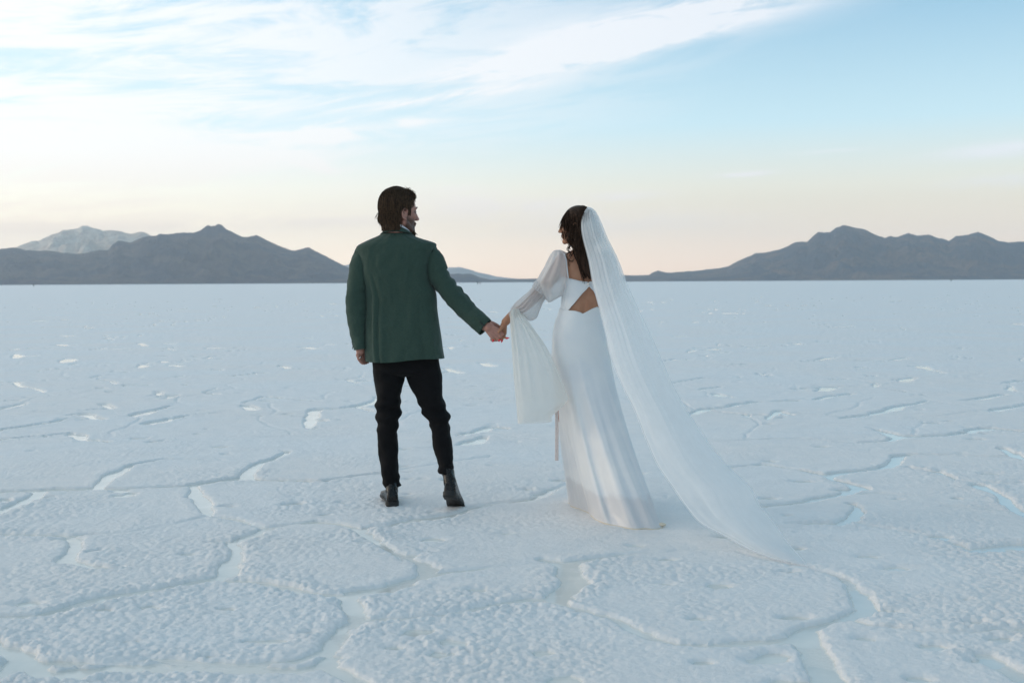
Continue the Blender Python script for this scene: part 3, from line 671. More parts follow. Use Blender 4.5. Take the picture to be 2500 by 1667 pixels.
# ------------------------------------------------------------------ heads
def frame(yaw, pitch=0.0, roll=0.0):
    """rows: forward, lateral (the figure's right), up"""
    f = A3((math.sin(yaw) * math.cos(pitch), math.cos(yaw) * math.cos(pitch), math.sin(pitch)))
    r = A3((math.cos(yaw), -math.sin(yaw), 0)); u = np.cross(r, f)
    r2 = r * math.cos(roll) + u * math.sin(roll); u2 = u * math.cos(roll) - r * math.sin(roll)
    return np.array([f, r2, u2])
def head_prims(sh, C, F, k, female=False):
    def E(c, r): ball(sh, C + (A3(c) * k) @ F, A3(r) * k, F, 14)
    def K(a, b, r0, r1=None): capsule(sh, C + (A3(a) * k) @ F, C + (A3(b) * k) @ F, r0 * k, (r0 if r1 is None else r1) * k)
    E((-.014, 0, .034), (.096, .074, .090)); E((.020, 0, .030), (.074, .066, .076))
    E((.038, 0, -.028), (.056, .058, .078)); E((.030, 0, -.068), (.055, .054, .045))
    E((.055, 0, -.085), (.042, .040, .032)); E((.083, 0, -.100), (.018, .020, .018))
    for s in (-1, 1):
        E((.062, .040 * s, -.022), (.026, .020, .020)); K((.004, .058 * s, -.060), (.062, .026 * s, -.096), .020, .018)
        K((.088, .014 * s, .022), (.076, .042 * s, .022), .011, .010)
        E((.103, .010 * s, -.037), (.011, .008, .008))
        # ear: rim, lobe and bowl
        for q in range(9):
            a = -2.0 + q * 0.52
            p0 = (-.008 - .017 * math.cos(a) , (.079 + .006) * s, -.016 + .029 * math.sin(a)); a += .52
            p1 = (-.008 - .017 * math.cos(a) , (.079 + .006) * s, -.016 + .029 * math.sin(a))
            K(p0, p1, .0048)
        E((-.004, .077 * s, -.018), (.014, .007, .024)); E((.000, .077 * s, -.043), (.008, .006, .010))
    K((.092, 0, .010), (.112, 0, -.028), .008, .011); E((.116, 0, -.033), (.011, .011, .010))
    E((.096, 0, -.059), (.011, .021, .0065)); E((.094, 0, -.070), (.011, .019, .0070)); E((.086, 0, -.064), (.016, .026, .018))
def face_parts(C, F, k, parent, brow_m):
    for s in (-1, 1):
        sh = Shape(); ball(sh, C + (A3((.078, .030 * s, .003)) * k) @ F, .0125 * k, F, 10); sh.build('eye', M_eye, parent)
        sh = Shape(); chain(sh, [C + (A3(q) * k) @ F for q in ((.0985, .012 * s, .024), (.094, .030 * s, .030), (.080, .047 * s, .024))], [.0038 * k, .0042 * k, .0025 * k]); sh.build('eyebrow', brow_m, parent)

def strands(sh, roots, dirs, C, F, k, length, rad0, seg=9, grav=.30, keep=.72, wob=.10, off=.012, neck=True, clump=0.0, wave=0.0, wfreq=60.0, lift=0.0, rs=None, extra=None, hug=0.0):
    """hair: every strand starts at its root, is combed along dirs, falls and is kept off the skull and the neck"""
    n = len(roots); p = roots.copy(); d = dirs / np.linalg.norm(dirs, axis=1)[:, None]; P = [p.copy()]
    ds = (length / seg)[:, None]; offs = off * (0.35 + 0.65 * rs.rand(n)); ph = rs.rand(n) * 6.28; sideax = np.cross(d, A3((0, 0, 1))); 
    # strands are drawn to one of a few locks
    nl = max(3, n // 18); ki = rs.randint(0, nl, n)
    lock = rs.randn(nl, 3) * 1.0
    for i in range(seg):
        g = A3((0, 0, -1))[None] @ F.T
        d = d * keep + g * grav + (lock[ki] * clump + rs.randn(n, 3) * wob) * 0.5
        if wave: d = d + np.stack([0 * ph, np.cos(ph + i * wfreq), np.sin(ph + i * wfreq) * 0], -1) * wave * min(1, i / 3) + np.stack([np.sin(ph + i * wfreq), 0 * ph, 0 * ph], -1) * wave * min(1, i / 3)
        d /= np.linalg.norm(d, axis=1)[:, None]; p = p + d * ds
        c = A3((-.014, 0, .034)); r = A3((.096, .076, .090)) + (offs + lift * math.sin(math.pi * min(1, (i + 1) / seg)))[:, None]
        q = (p - c) / r; l = np.linalg.norm(q, axis=1); ins = l < 1; p = np.where(ins[:, None], c + (p - c) / np.maximum(l, 1e-6)[:, None], p)
        if hug: l = np.linalg.norm((p - c) / r, axis=1); k9 = np.where((l > 1) & (p[:, 2] > -.03), hug * (l - 1) / np.maximum(l, 1e-6), 0); p = c + (p - c) * (1 - k9)[:, None]
        if neck:
            l2 = np.sqrt((p[:, 0] + .035) ** 2 + p[:, 1] ** 2); rr = .058 + offs; low = (p[:, 2] < -.02) & (l2 < rr)
            f_ = rr / np.maximum(l2, 1e-6); p = np.where(low[:, None], np.stack([(p[:, 0] + .035) * f_ - .035, p[:, 1] * f_, p[:, 2]], -1), p)
        if extra is not None: p = extra(p, i / seg)
        P.append(p.copy())
    P = np.stack(P, 1)                                           # n, seg+1, 3 (head space)
    Wd = C + (P * k) @ F
    T_ = np.gradient(Wd, axis=1); T_ /= np.linalg.norm(T_, axis=2)[..., None] + 1e-9
    a = np.cross(T_, A3((.31, .81, .48))); a /= np.linalg.norm(a, axis=2)[..., None] + 1e-9; b = np.cross(T_, a)
    rr = rad0 * np.concatenate([np.linspace(1, .9, seg), [0.25]])[None, :, None, None] * (0.6 + 0.8 * rs.rand(n))[:, None, None, None]
    an = A3((0, 2.094, 4.189)); Rg = Wd[:, :, None, :] + (a[:, :, None, :] * np.cos(an)[None, None, :, None] + b[:, :, None, :] * np.sin(an)[None, None, :, None]) * rr
    base = gridquads(seg + 1, 3, True); nv = (seg + 1) * 3
    q = (base[None] + (np.arange(n) * nv)[:, None, None]).reshape(-1, 4); sh.add(Rg.reshape(-1, 3), q)
def scalp(rs, n, test):
    out_ = []
    while len(out_) < n:
        v = rs.randn(3); v /= np.linalg.norm(v); p = A3((-.014, 0, .034)) + v * A3((.096, .076, .090))
        if test(p): out_.append(p)
    return np.array(out_)

# ------------------------------------------------------------------ the man
YM = 6.60; SM = YM / FPX
man = empty('person', (G(960, 1236).x, YM, 0))
tag(man, 'man in green blazer, black trousers and black boots, seen from behind, looking right', 'person')
WM = lambda u, v, dy=0.0: A3(W(u, v, YM + dy))
HC = WM(975, 517, -.005); HF = frame(R(57), R(-3)); HK = 1.03
sh = Shape(); head_prims(sh, HC, HF, HK)
capsule(sh, HC + (A3((-.025, 0, -.04)) * HK) @ HF, WM(968, 596, .01), .056, .062)
rings(sh, vloft([(590, 930, 1005, .05), (600, 900, 1046, .08), (620, 885, 1050, .095), (660, 888, 1050, .10), (720, 902, 1056, .095), (780, 905, 1060, .09), (850, 912, 1070, .10), (895, 920, 1064, .09)], YM, 6, 24))
LS = [(886, 620), (879, 660), (873, 700), (871, 735), (873, 780), (877, 822), (880, 850)]
chain(sh, [WM(u, v, -.0 - .03 * i / 6) for i, (u, v) in enumerate(LS)], [.045, .045, .042, .040, .036, .031, .027])
RS = [(1050, 622), (1066, 668), (1088, 698), (1118, 733), (1142, 761), (1186, 797)]
RD = [0, -.01, -.03, -.06, -.09, -.14]
chain(sh, [WM(u, v, d) for (u, v), d in zip(RS, RD)], [.045, .045, .041, .038, .034, .028])
chain(sh, [WM(946, 905), WM(948, 1000), WM(948, 1100), WM(957, 1165)], [.055, .045, .040, .030])
RL = [(1030, 905, 0), (1058, 1000, -.03), (1080, 1090, -.10), (1090, 1135, -.16)]
chain(sh, [WM(*q) for q in RL], [.055, .045, .036, .028])
# left hand, hanging, fingers curled
hm = lambda u, v, d=-.03: WM(u, v, d)
chain(sh, [hm(880, 846), hm(880, 856)], [.027, .026])
for k_ in range(4):
    b0 = (873.5 + 4.4 * k_, 867.5 - 1.0 * k_); dd = -.045 + .012 * k_
    chain(sh, [hm(877 + 2.4 * k_, 854, -.035 + .008 * k_), hm(*b0, dd)], [.0125, .0115])
    chain(sh, [hm(*b0, dd), hm(b0[0] + 2.2, b0[1] + 9.5, dd), hm(b0[0] + 7.5, b0[1] + 16.5 + (k_ in (1, 2)), dd + .006), hm(b0[0] + 12, b0[1] + 20.5 + (k_ in (1, 2)), dd + .012)], [.0098, .0088, .0080, .0068])
chain(sh, [hm(885, 854, -.02), hm(891, 860, -.005), hm(894, 869, .0), hm(897, 877, .0)], [.0125, .0110, .0095, .0078])
# right hand in hers: back of the hand towards us, fingers folded round
YH = -.16
hk = [(1219, 807), (1216.5, 814), (1210, 820), (1202.5, 824)]
chain(sh, [WM(1180, 792, -.135), WM(1192, 800, YH)], [.027, .026])
for i, (u, v) in enumerate(hk):
    chain(sh, [WM(1190 + 1.5 * (1.5 - i), 797 + 3.2 * (i - 1.2), YH), WM(u, v, YH - .012)], [.0150, .0125])
fg = [[(1219, 807, -.172), (1227.5, 815.5, -.175), (1228, 823, -.155), (1221, 825, -.135)],
      [(1216.5, 814, -.172), (1223, 822, -.178), (1220, 828.5, -.160), (1213, 828, -.138)],
      [(1210, 820, -.172), (1215.5, 827, -.176), (1210, 831, -.158), (1205, 829, -.138)],
      [(1202.5, 824, -.170), (1206.5, 829.5, -.172), (1203, 831.5, -.158), (1199, 829, -.14)]]
for f_ in fg: chain(sh, [WM(*q) for q in f_], [.0105, .0095, .0085, .0072])
chain(sh, [WM(1200, 789, -.15), WM(1212, 794, -.13), WM(1222, 801, -.12), WM(1228, 808, -.115)], [.014, .0125, .0105, .0085])
body = fuse('body', sh, 0.0034, M_skin_m, man, 3)
# where the beard grows, stored as a colour mask on the face
me = body.data; co = np.empty(len(me.vertices) * 3, np.float32); me.vertices.foreach_get('co', co); co = co.reshape(-1, 3).astype(float)
hl_ = ((co - HC) @ HF.T) / HK
bd = sstep(-.020, -.055, hl_[:, 2] + 0.25 * np.clip(hl_[:, 0] - .06, -.05, .05)) * sstep(-.005, .015, hl_[:, 0]) * sstep(-.150, -.118, hl_[:, 2]) * 0.88
bd = np.maximum(bd, sstep(-.066, -.080, hl_[:, 2]) * sstep(.050, .072, hl_[:, 0])); bd = np.maximum(bd, 0.9 * np.exp(-((hl_[:, 2] + .050) / .007) ** 2) * sstep(.085, .095, hl_[:, 0]))
bd *= (np.linalg.norm(hl_, axis=1) < .16)
at = me.attributes.new('beard', 'FLOAT', 'POINT'); at.data.foreach_set('value', bd.astype(np.float32))
face_parts(HC, HF, HK, man, M_hair_m)
# hair: a dark cap under a few thousand strands
rs = np.random.RandomState(11)
def nape_end(p, s, _lim={}):
    wz = (HC + (p * HK) @ HF)[:, 2]; k = len(p)
    if k not in _lim: _lim[k] = rs.rand(k) ** .7 * .022
    lim = W(960, 566, YM).z + _lim[k]; d_ = np.maximum(0, lim - wz)[:, None]
    p = p + (A3((0, 0, 1)) @ HF.T)[None] * d_ / HK
    ax = A3((-.030, 0, 0)); lo = sstep(-.035, -.09, p[:, 2])[:, None] * .10
    return p - (p - ax) * A3((1, 1, 0)) * lo
def mtest(p):
    f, l, u = p; al = abs(l)
    if f > .062 and u < .082: return False
    if f > .020: return u > .028 + .3 * (f - .02) + (0.03 if f > .045 else 0)
    if f > -.030: return u > .012
    return u > -.075
sh = Shape()
rt = scalp(rs, 3000, mtest); ctr = A3((-.014, 0, .034)); nrm = (rt - ctr) / A3((.096, .076, .090)) ** 2; nrm /= np.linalg.norm(nrm, axis=1)[:, None]
top = sstep(.075, .115, rt[:, 2])[:, None]
side_ = np.maximum(sstep(-.035, -.015, rt[:, 0]) * sstep(.055, .035, rt[:, 2]), sstep(.015, .035, rt[:, 0]))[:, None]
dr = nrm * (.10 + .10 * top) + A3((-.75, 0, .02)) * top + (A3((-.15, 0, -1)) * (1 - side_) + A3((-1, 0, -.25)) * side_) * (1 - top) + rs.randn(len(rt), 3) * .08
strands(sh, rt, dr, HC, HF, HK, (.062 + .038 * rs.rand(len(rt)) + .02 * (rt[:, 0] < -.03)) * (1 - .55 * side_[:, 0]) * np.where(rt[:, 0] > -.03, np.clip((rt[:, 2] + .005) / .085, .25, 1), 1), .0011, 9, .22, .74, .05, .014, True, .12, lift=.004, rs=rs, hug=.60, extra=nape_end)
# nape, longer and curling out over the collar
rt = scalp(rs, 900, lambda p: p[0] < -.035 and -.06 < p[2] < .02)
nrm = (rt - ctr) / A3((.096, .076, .090)) ** 2; nrm /= np.linalg.norm(nrm, axis=1)[:, None]
strands(sh, rt, nrm * .25 + A3((-.10, 0, -1)) + rs.randn(len(rt), 3) * .07, HC, HF, HK, .055 + .030 * rs.rand(len(rt)), .0011, 8, .22, .78, .07, .013, True, .12, rs=rs, extra=nape_end)
# front, swept up and over with loose ends
rt = scalp(rs, 420, lambda p: p[0] > .030 and p[2] > .085)
strands(sh, rt, A3((.25, .10, .60)) + rs.randn(len(rt), 3) * .22, HC, HF, HK, .026 + .022 * rs.rand(len(rt)), .0011, 8, .24, .74, .12, .018, False, .16, rs=rs, hug=.1)
rt = scalp(rs, 4, lambda p: p[0] > .045 and p[2] > .095)
strands(sh, rt, A3((.9, .10, .50)) + rs.randn(len(rt), 3) * .10, HC, HF, HK, .070 + .02 * rs.rand(len(rt)), .0012, 9, .34, .68, .05, .010, False, .05, rs=rs)
rt = scalp(rs, 120, lambda p: p[2] > .095)
strands(sh, rt, A3((-.3, 0, .45)) + rs.randn(len(rt), 3) * .45, HC, HF, HK, .022 + .02 * rs.rand(len(rt)), .0007, 8, .45, .7, .2, .020, False, .1, rs=rs)
# sideburns
for s_ in (-1, 1):
    n_ = 70; rt = np.stack([.018 + .016 * rs.rand(n_), s_ * (.072 + 0 * rs.rand(n_)), .018 - .020 * rs.rand(n_)], -1)
    strands(sh, rt, A3((0, s_ * .15, -1)) + rs.randn(n_, 3) * .1, HC, HF, HK, .018 + .012 * rs.rand(n_), .0014, 4, .3, .7, .06, .004, False, rs=rs)
hair = sh.build('hair', M_hair_m, man); tag(hair, kind='stuff')
sh = Shape(); th = np.linspace(0.02, 2.25, 26); ph = np.linspace(0, 2 * math.pi, 48, endpoint=False); T_, P_ = np.meshgrid(th, ph, indexing='ij')
fr = np.clip(np.cos(P_), 0, 1); T2 = T_ * (1 - .52 * fr ** .8 - .16 * (1 - np.abs(np.cos(P_))) * 1)
pp = np.stack([np.sin(T2) * np.cos(P_) * .105 - .016, np.sin(T2) * np.sin(P_) * .084, np.cos(T2) * .099 + .034], -1)
pp *= 1 + .012 * fbm(P_ * 4, T_ * 3, 3, 5)[..., None]
rings(sh, HC + (pp * HK) @ HF, False); sc_ = sh.build('hair_base', M_hair_m, hair)
# beard bristles on the chin and moustache
sh = Shape(); n_ = 520; a = rs.rand(n_) * 2 * math.pi; b = rs.rand(n_)
rt = np.stack([.076 + .022 * np.sqrt(b) * np.cos(a), .030 * np.sqrt(b) * np.sin(a), -.098 - .018 * rs.rand(n_)], -1)
dr = A3((.35, 0, -.8)) + rs.randn(n_, 3) * .25
strands(sh, rt, dr, HC, HF, HK, .014 + .012 * rs.rand(n_), .0012, 4, .2, .8, .1, 0, False, rs=rs)
n_ = 120; l_ = (rs.rand(n_) - .5) * .05; rt = np.stack([.094 - 9 * l_ ** 2, l_, -.051 - .004 * rs.rand(n_)], -1)
strands(sh, rt, np.stack([.5 + 0 * l_, l_ * 18, -.9 + 0 * l_], -1), HC, HF, HK, .007 + .005 * rs.rand(n_), .0011, 4, .2, .8, .1, 0, False, rs=rs)
tag(sh.build('beard', M_hair_m, man), kind='stuff')
# shirt collar
def band(sec, Y, tl, p=2.0, th=.003):
    return vloft(sec, Y, 1.5, 56, p, None, lambda c, s, t_: -tl * s)
sh = Shape(); rings(sh, vloft([(548.5, 946, 996, .066), (556, 943, 999, .070), (572, 938, 1004, .074)], YM + .012, 2, 56, 2.0, None, lambda c, s, t_: -.030 * s - .012 * c), False)
solid(sh.build('shirt_collar', M_shirt, man), .003)

# jacket
def jdisp(ph, t_, v):
    d = 0.010 * np.sin(ph * 3 + 1.0) * t_ * .4
    back_ = np.maximum(np.sin(ph), 0)
    u_ = -np.cos(ph)                                             # -1 left .. 1 right
    vv = v + 0 * ph
    fall = lambda c, w, a: a * np.exp(-((u_ - c) / w) ** 2)
    d = d + 1.9 * back_ * (fall(-.66 + .05 * t_, .07, .010) * sstep(.25, .6, t_) + fall(-.45, .08, .005) * sstep(.4, .9, t_) - fall(-.56, .05, .006) * sstep(.3, .6, t_) + fall(.62 + .1 * t_, .10, .006) * sstep(.4, .9, t_) - fall(.47, .08, .004) * sstep(.5, .9, t_))
    d = d - .0034 * back_ * np.exp(-((u_ - .02) / .012) ** 2) * sstep(.08, .15, t_) - .0026 * back_ * (np.exp(-((u_ - .60) / .014) ** 2) + np.exp(-((u_ + .60) / .014) ** 2)) * sstep(.35, .45, t_)
    d = d + back_ * .0085 * fbm(u_ * 5 + vv * .010, vv * .028, 3, 81) + back_ * .011 * np.exp(-((t_ - .27) / .10) ** 2) * np.sin(u_ * 9 * (1 + .3 * t_) + 1.0) * np.clip(np.abs(u_) - .3, 0, 1)
    d = d - .006 * back_ * np.exp(-((t_ - .52) / .14) ** 2) * (1 - .5 * u_ ** 2)        # waist
    return d
JS = [(570.5, 933, 1003, .060), (574, 930, 1006, .066), (579, 921, 1014, .078), (585, 907, 1031, .092), (591, 894, 1051, .102), (597, 882, 1064, .110), (606, 872, 1064, .117), (622, 875, 1056, .124), (645, 878, 1050, .128), (672, 883, 1049, .128), (695, 889, 1054, .126), (712, 892, 1063, .125), (728, 894, 1065.5, .124), (754, 895, 1067, .122), (784, 893.5, 1071, .126), (826, 893, 1077.5, .134), (860, 894.5, 1082, .140), (879, 896, 1085.5, .143)]
Rg = vloft(JS, YM, 1.6, 180, 2.45, jdisp, lambda c, s, t_: -.012 * (-c) * t_ ** 6 + .004 * np.sin(4 * c) * t_ ** 8)
sh = Shape(); rings(sh, Rg, False)
jacket = sh.build('jacket', M_jacket, man); solid(jacket, .004)
def sdisp(seed, gain=1.0, elbow=.5, pitch=9):
    def f(ph, s):
        w = np.exp(-((s - elbow) / .22) ** 2)
        return gain * (.0085 * fbm(ph * .9 + 3 * s, s * 9 + seed, 4, seed) + .0075 * w * np.sin(s * pitch * 6 + 1.8 * np.sin(ph + seed)) * (.5 + .5 * np.cos(ph - 1)) + .004 * np.sin(ph * 2 + s * 7 + seed))
    return f
LS2 = [(884, 614), (880, 640), (877, 668), (873, 700), (871, 730), (872, 775), (876, 820), (880, 853)]
r_ = tube_rings([WM(u, v, -.005 - .035 * i / 7) for i, (u, v) in enumerate(LS2)], A3([16, 24, 26, 25.5, 25.5, 21.5, 18, 16]) * SM, A3([.040, .062, .066, .064, .062, .055, .046, .041]), 64, 14, disp=sdisp(3, .8, .55))
sh = Shape(); rings(sh, r_, False); cap_ = Shape()
sl = sh.build('sleeve', M_jacket, jacket); solid(sl, .003)
sh = Shape(); ball(sh, WM(884.5, 617, -.004), (.041, .047, .040), None, 18); 
RS2 = [(1046, 612), (1058, 636), (1066, 668), (1088, 698), (1118, 733), (1142, 761), (1170, 786), (1185, 799.5)]
RD2 = [0, -.005, -.012, -.03, -.06, -.09, -.125, -.14]
r_ = tube_rings([WM(u, v, d) for (u, v), d in zip(RS2, RD2)], A3([18, 25, 27, 24.5, 23.3, 21.3, 20, 19.5]) * SM, A3([.045, .062, .064, .060, .055, .050, .045, .043]), 64, 14, disp=sdisp(8, 1.0, .42, 10))
sh = Shape(); rings(sh, r_, False); sl2 = sh.build('sleeve', M_jacket, jacket); solid(sl2, .003)
for (u, v, dy), nm in (((884.5, 616, -.004), 'sleeve_head'), ((1049, 612.5, -.002), 'sleeve_head')):
    sh = Shape(); ball(sh, WM(u, v, dy), (.0445 if u < 900 else .047, .058, .040), None, 20); sh.build(nm, M_jacket, jacket)
# jacket collar: stand and fall
cs = Shape(); rings(cs, vloft([(560.5, 945, 993, .066), (564, 941, 998, .072), (570, 936, 1004, .078), (576.5, 928, 1010, .086)], YM + .006, 1.5, 64, 2.1, None, lambda c, s, t_: -.020 * s - .010 * c * (1 - t_)), False)
solid(cs.build('collar', M_jacket, jacket), .004)
# cuff buttons
for k_ in range(3):
    sh = Shape(); c = WM(1172 + 3.8 * k_, 785.5 + 4.6 * k_, -.140 - .047); ball(sh, c, (.0052, .0026, .0052), None, 8); sh.build('button', M_button, jacket)
for k_ in range(3):
    sh = Shape(); c = WM(859.3 + 1.1 * k_, 835 + 5.5 * k_, -.05); ball(sh, c, (.0030, .0052, .0052), None, 8); sh.build('button', M_button, jacket)
sh = Shape(); chain(sh, [WM(860, 834, -.045), WM(862.5, 843, -.05), WM(860.5, 851.5, -.05)], [.003, .0035, .002]); sh.build('cuff_tab', M_jacket, jacket)
# side pocket flap edge
sh = Shape(); chain(sh, [WM(1063, 780, -.085), WM(1070, 780.5, -.055)], [.0016, .0016]); sh.build('pocket_edge', M_jacket, jacket)

from mathutils.bvhtree import BVHTree
def trees(objs):
    bpy.context.view_layer.update(); return [BVHTree.FromPolygons([v.co[:] for v in o.data.vertices], [p.vertices[:] for p in o.data.polygons]) for o in objs]
def onto(tr, u, v, lift=0.0):
    d = (W(u, v, 6.5) - W(u, v, 1.0)).normalized(); o_ = Vector((0, 0, H)); best = None
    for T_ in tr:
        h = T_.ray_cast(o_, d)
        if h[0] is not None and (best is None or h[3] < best[3]): best = h
    return None if best is None else A3(best[0] - d * lift)
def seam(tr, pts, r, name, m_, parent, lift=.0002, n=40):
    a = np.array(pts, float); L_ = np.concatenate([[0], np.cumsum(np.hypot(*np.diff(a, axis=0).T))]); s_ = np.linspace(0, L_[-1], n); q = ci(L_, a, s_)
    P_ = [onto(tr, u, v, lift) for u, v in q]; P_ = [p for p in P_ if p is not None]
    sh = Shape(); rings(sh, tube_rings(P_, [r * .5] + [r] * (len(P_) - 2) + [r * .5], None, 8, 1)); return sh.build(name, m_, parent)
M_seam = mat('dark_seam_groove', (0.006, 0.012, 0.010), 0.9)[0]  # seam lines as dark tubes, the groove's shade put into their colour
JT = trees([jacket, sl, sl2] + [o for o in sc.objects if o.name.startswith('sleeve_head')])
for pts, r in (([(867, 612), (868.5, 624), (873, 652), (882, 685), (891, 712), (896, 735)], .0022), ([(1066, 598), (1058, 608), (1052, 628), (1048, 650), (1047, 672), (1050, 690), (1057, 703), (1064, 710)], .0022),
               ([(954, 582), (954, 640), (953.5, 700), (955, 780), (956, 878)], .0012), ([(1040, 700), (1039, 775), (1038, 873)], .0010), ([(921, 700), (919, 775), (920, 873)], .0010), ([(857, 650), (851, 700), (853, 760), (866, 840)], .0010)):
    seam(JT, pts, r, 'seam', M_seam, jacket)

# trousers
def tdisp(seed, knee):
    def f(ph, t_, v):
        w = np.exp(-((t_ - knee) / .13) ** 2); w2 = sstep(.80, 1.0, t_)
        return .0075 * fbm(ph * 1.0 + v * .01, v * .035 + 0 * ph, 4, seed) + .0080 * w * np.sin(v * .20 + 1.3 * np.sin(ph * 1.0 + seed) + 0 * ph) + .0045 * w2 * np.sin(v * .24 + 2 * np.sin(ph + 1)) + .003 * np.sin(v * .07 + ph * 2)
    return f
sh = Shape()
rings(sh, vloft([(855, 909, 1070, .095), (872, 909, 1071, .105), (890, 909.5, 1073, .110), (903, 912, 1074.5, .105), (914, 920, 1068, .080), (919, 945, 1044, .05)], YM, 3, 96, 2.3))
rings(sh, vloft([(880, 911, 988, .070), (905, 911.5, 990, .085), (927, 914, 986.5, .088), (954, 916.5, 981, .084), (988, 918.5, 978.5, .076), (1018, 919.5, 975.5, .070), (1047, 920.5, 972.5, .064), (1096, 924, 972.6, .060), (1144, 930, 974, .056), (1176, 936, 975, .053), (1189, 942, 976.5, .050)], YM, 3, 72, 2.1, tdisp(4, .42), lambda c, s, t_: .010 * c * t_ ** 4))
rl = [(885, 990, 1072, .075, 6.60), (910, 992, 1075, .088, 6.60), (940, 1000, 1078.5, .086, 6.595), (967, 1012, 1082.5, .080, 6.585), (991, 1025.5, 1088, .074, 6.575), (1012, 1035.5, 1094, .070, 6.565), (1034, 1047.5, 1097, .066, 6.55), (1069, 1055, 1102, .060, 6.52), (1101, 1060.5, 1106, .056, 6.49), (1133, 1069, 1109, .054, 6.455), (1148, 1068.5, 1109.5, .053, 6.44), (1156, 1070.5, 1109, .051, 6.43)]
rings(sh, vloft(rl, 0, 3, 72, 2.1, tdisp(9, .48), lambda c, s, t_: -.003 * c * t_ ** 4))
fuse('trousers', sh, 0.0040, M_trouser, man, 2)

# boots
def boot(C, yaw, pitch, roll, shaft):
    """C: the point under the heel's back edge; local x = foot right, y = toe direction, z = up"""
    Mx = Matrix.Rotation(-yaw, 4, 'Z') @ Matrix.Rotation(pitch, 4, 'X') @ Matrix.Rotation(roll, 4, 'Y'); A = np.array(Mx.to_3x3()); T = lambda q: A3(C) + np.asarray(q, float) @ A.T
    ys = A3([0, .006, .03, .07, .11, .15, .19, .225, .255, .280, .296, .302]); hw = A3([.022, .029, .034, .035, .036, .041, .0465, .0475, .043, .034, .020, .006]); ht = A3([.050, .070, .100, .112, .098, .076, .062, .054, .047, .041, .034, .028]); bz = .020
    y = np.linspace(0, .302, 44); w_ = ci(ys, hw, y); h_ = ci(ys, ht, y); ph = np.linspace(0, 2 * math.pi, 40, endpoint=False); c_, s_ = np.cos(ph), np.sin(ph)
    Rg = np.zeros((44, 40, 3)); 
    for i in range(44):
        up = s_ > 0; Rg[i, :, 0] = w_[i] * np.sign(c_) * np.abs(c_) ** .8 + .006 * math.sin(y[i] * 8); Rg[i, :, 1] = y[i]
        Rg[i, :, 2] = bz + np.where(up, (h_[i] - bz - .012) * np.abs(s_) ** .75 + .012, .012 - .012 * np.abs(s_) ** .35)
    sh = Shape(); rings(sh, T(Rg))
    S = [T((0, .048, .062)), T((0, .047, .075)) * .5 + A3(shaft) * .5, A3(shaft)]; rr = tube_rings(S, [.035, .036, .036], [.044, .043, .041], 40, 10, disp=lambda ph, s: .002 * np.sin(9 * s + 2 * np.sin(ph)) )
    rings(sh, rr)
    b = fuse('boot', sh, .0035, M_leather, man, 3)
    def slab(y0, y1, z0, z1, grow, name):
        yy = np.linspace(y0, y1, 30); w2 = ci(ys, hw, yy) + grow; w2[0] = max(w2[0] * .8, .02) if y0 < .01 else w2[0]
        o_ = np.concatenate([np.stack([w2 + .006 * np.sin(yy * 8), yy - (grow if y0 < .01 else 0) * 0], -1), np.stack([-w2 + .006 * np.sin(yy * 8), yy], -1)[::-1]])
        lev = [z0, z0 + .0015, z1 - .0015, z1]; sc2 = [.97, 1, 1, .98]; Rg = np.array([np.concatenate([o_ * A3([s2, 1]), np.full((len(o_), 1), z_)], 1) for z_, s2 in zip(lev, sc2)])
        s3 = Shape(); rings(s3, T(Rg)); s3.build(name, M_sole, b, smooth=False)
    slab(-.003, .305, .012, .022, .004, 'sole'); slab(-.003, .070, -.006, .0125, .003, 'heel')
    return b
gl = G(960, 1236.5); boot((gl.x - .002, gl.y, .006), R(-14), 0, 0, WM(959, 1178, .005))
# trailing foot: heel up, ball of the foot on the crust
hp = W(1095.5, 1207, 6.31); boot((hp.x, hp.y, hp.z), R(7), R(-31), R(0), A3(W(1090.5, 1142, 6.445)))
sh = Shape(); c = hm(879.5, 872.5, -.046); rr = tube_rings([c + A3((-.001, 0, .0012)), c + A3((.001, 0, -.0012))], [.0105, .0105], [.0105, .0105], 16, 3); rings(sh, rr, False); solid(sh.build('ring', M_metal, man), .0012, 1)
# ------------------------------------------------------------------ the woman
YW = 6.40; SW = YW / FPX
woman = empty('person', (G(1430, 1250).x, YW, 0))
tag(woman, 'woman in long white dress and trailing white veil, dark hair, looking left', 'person')
WW = lambda u, v, dy=0.0: A3(W(u, v, YW + dy))
KC = WW(1408, 551, -.005); KF = frame(R(-74), R(-2)); KK = .86
sh = Shape(); head_prims(sh, KC, KF, KK, True)
capsule(sh, KC + (A3((-.022, 0, -.05)) * KK) @ KF, WW(1420, 632, .01), .043, .050)
TORSO = [(606, 1404, 1442, .045), (613, 1392, 1456, .055), (620, 1378, 1470, .065), (630, 1366, 1482, .078), (645, 1362, 1486, .088), (665, 1365, 1484, .095), (690, 1371, 1479, .094), (712, 1374, 1474, .090), (735, 1373, 1469, .084), (752, 1371, 1467, .084), (775, 1366, 1468, .090), (800, 1359, 1471, .098), (835, 1356, 1476, .100)]
def backdisp(ph, t_, v):
    u_ = -np.cos(ph); b_ = np.maximum(np.sin(ph), 0)
    return b_ * (-.007 * np.exp(-((u_ - .08) / .10) ** 2) * sstep(.1, .3, t_) + .006 * (np.exp(-((u_ + .45) / .22) ** 2) + np.exp(-((u_ - .55) / .22) ** 2)) * np.exp(-((v - 655) / 32) ** 2))
TOR = vloft(TORSO, YW, 3, 60, 2.2, backdisp); rings(sh, TOR)
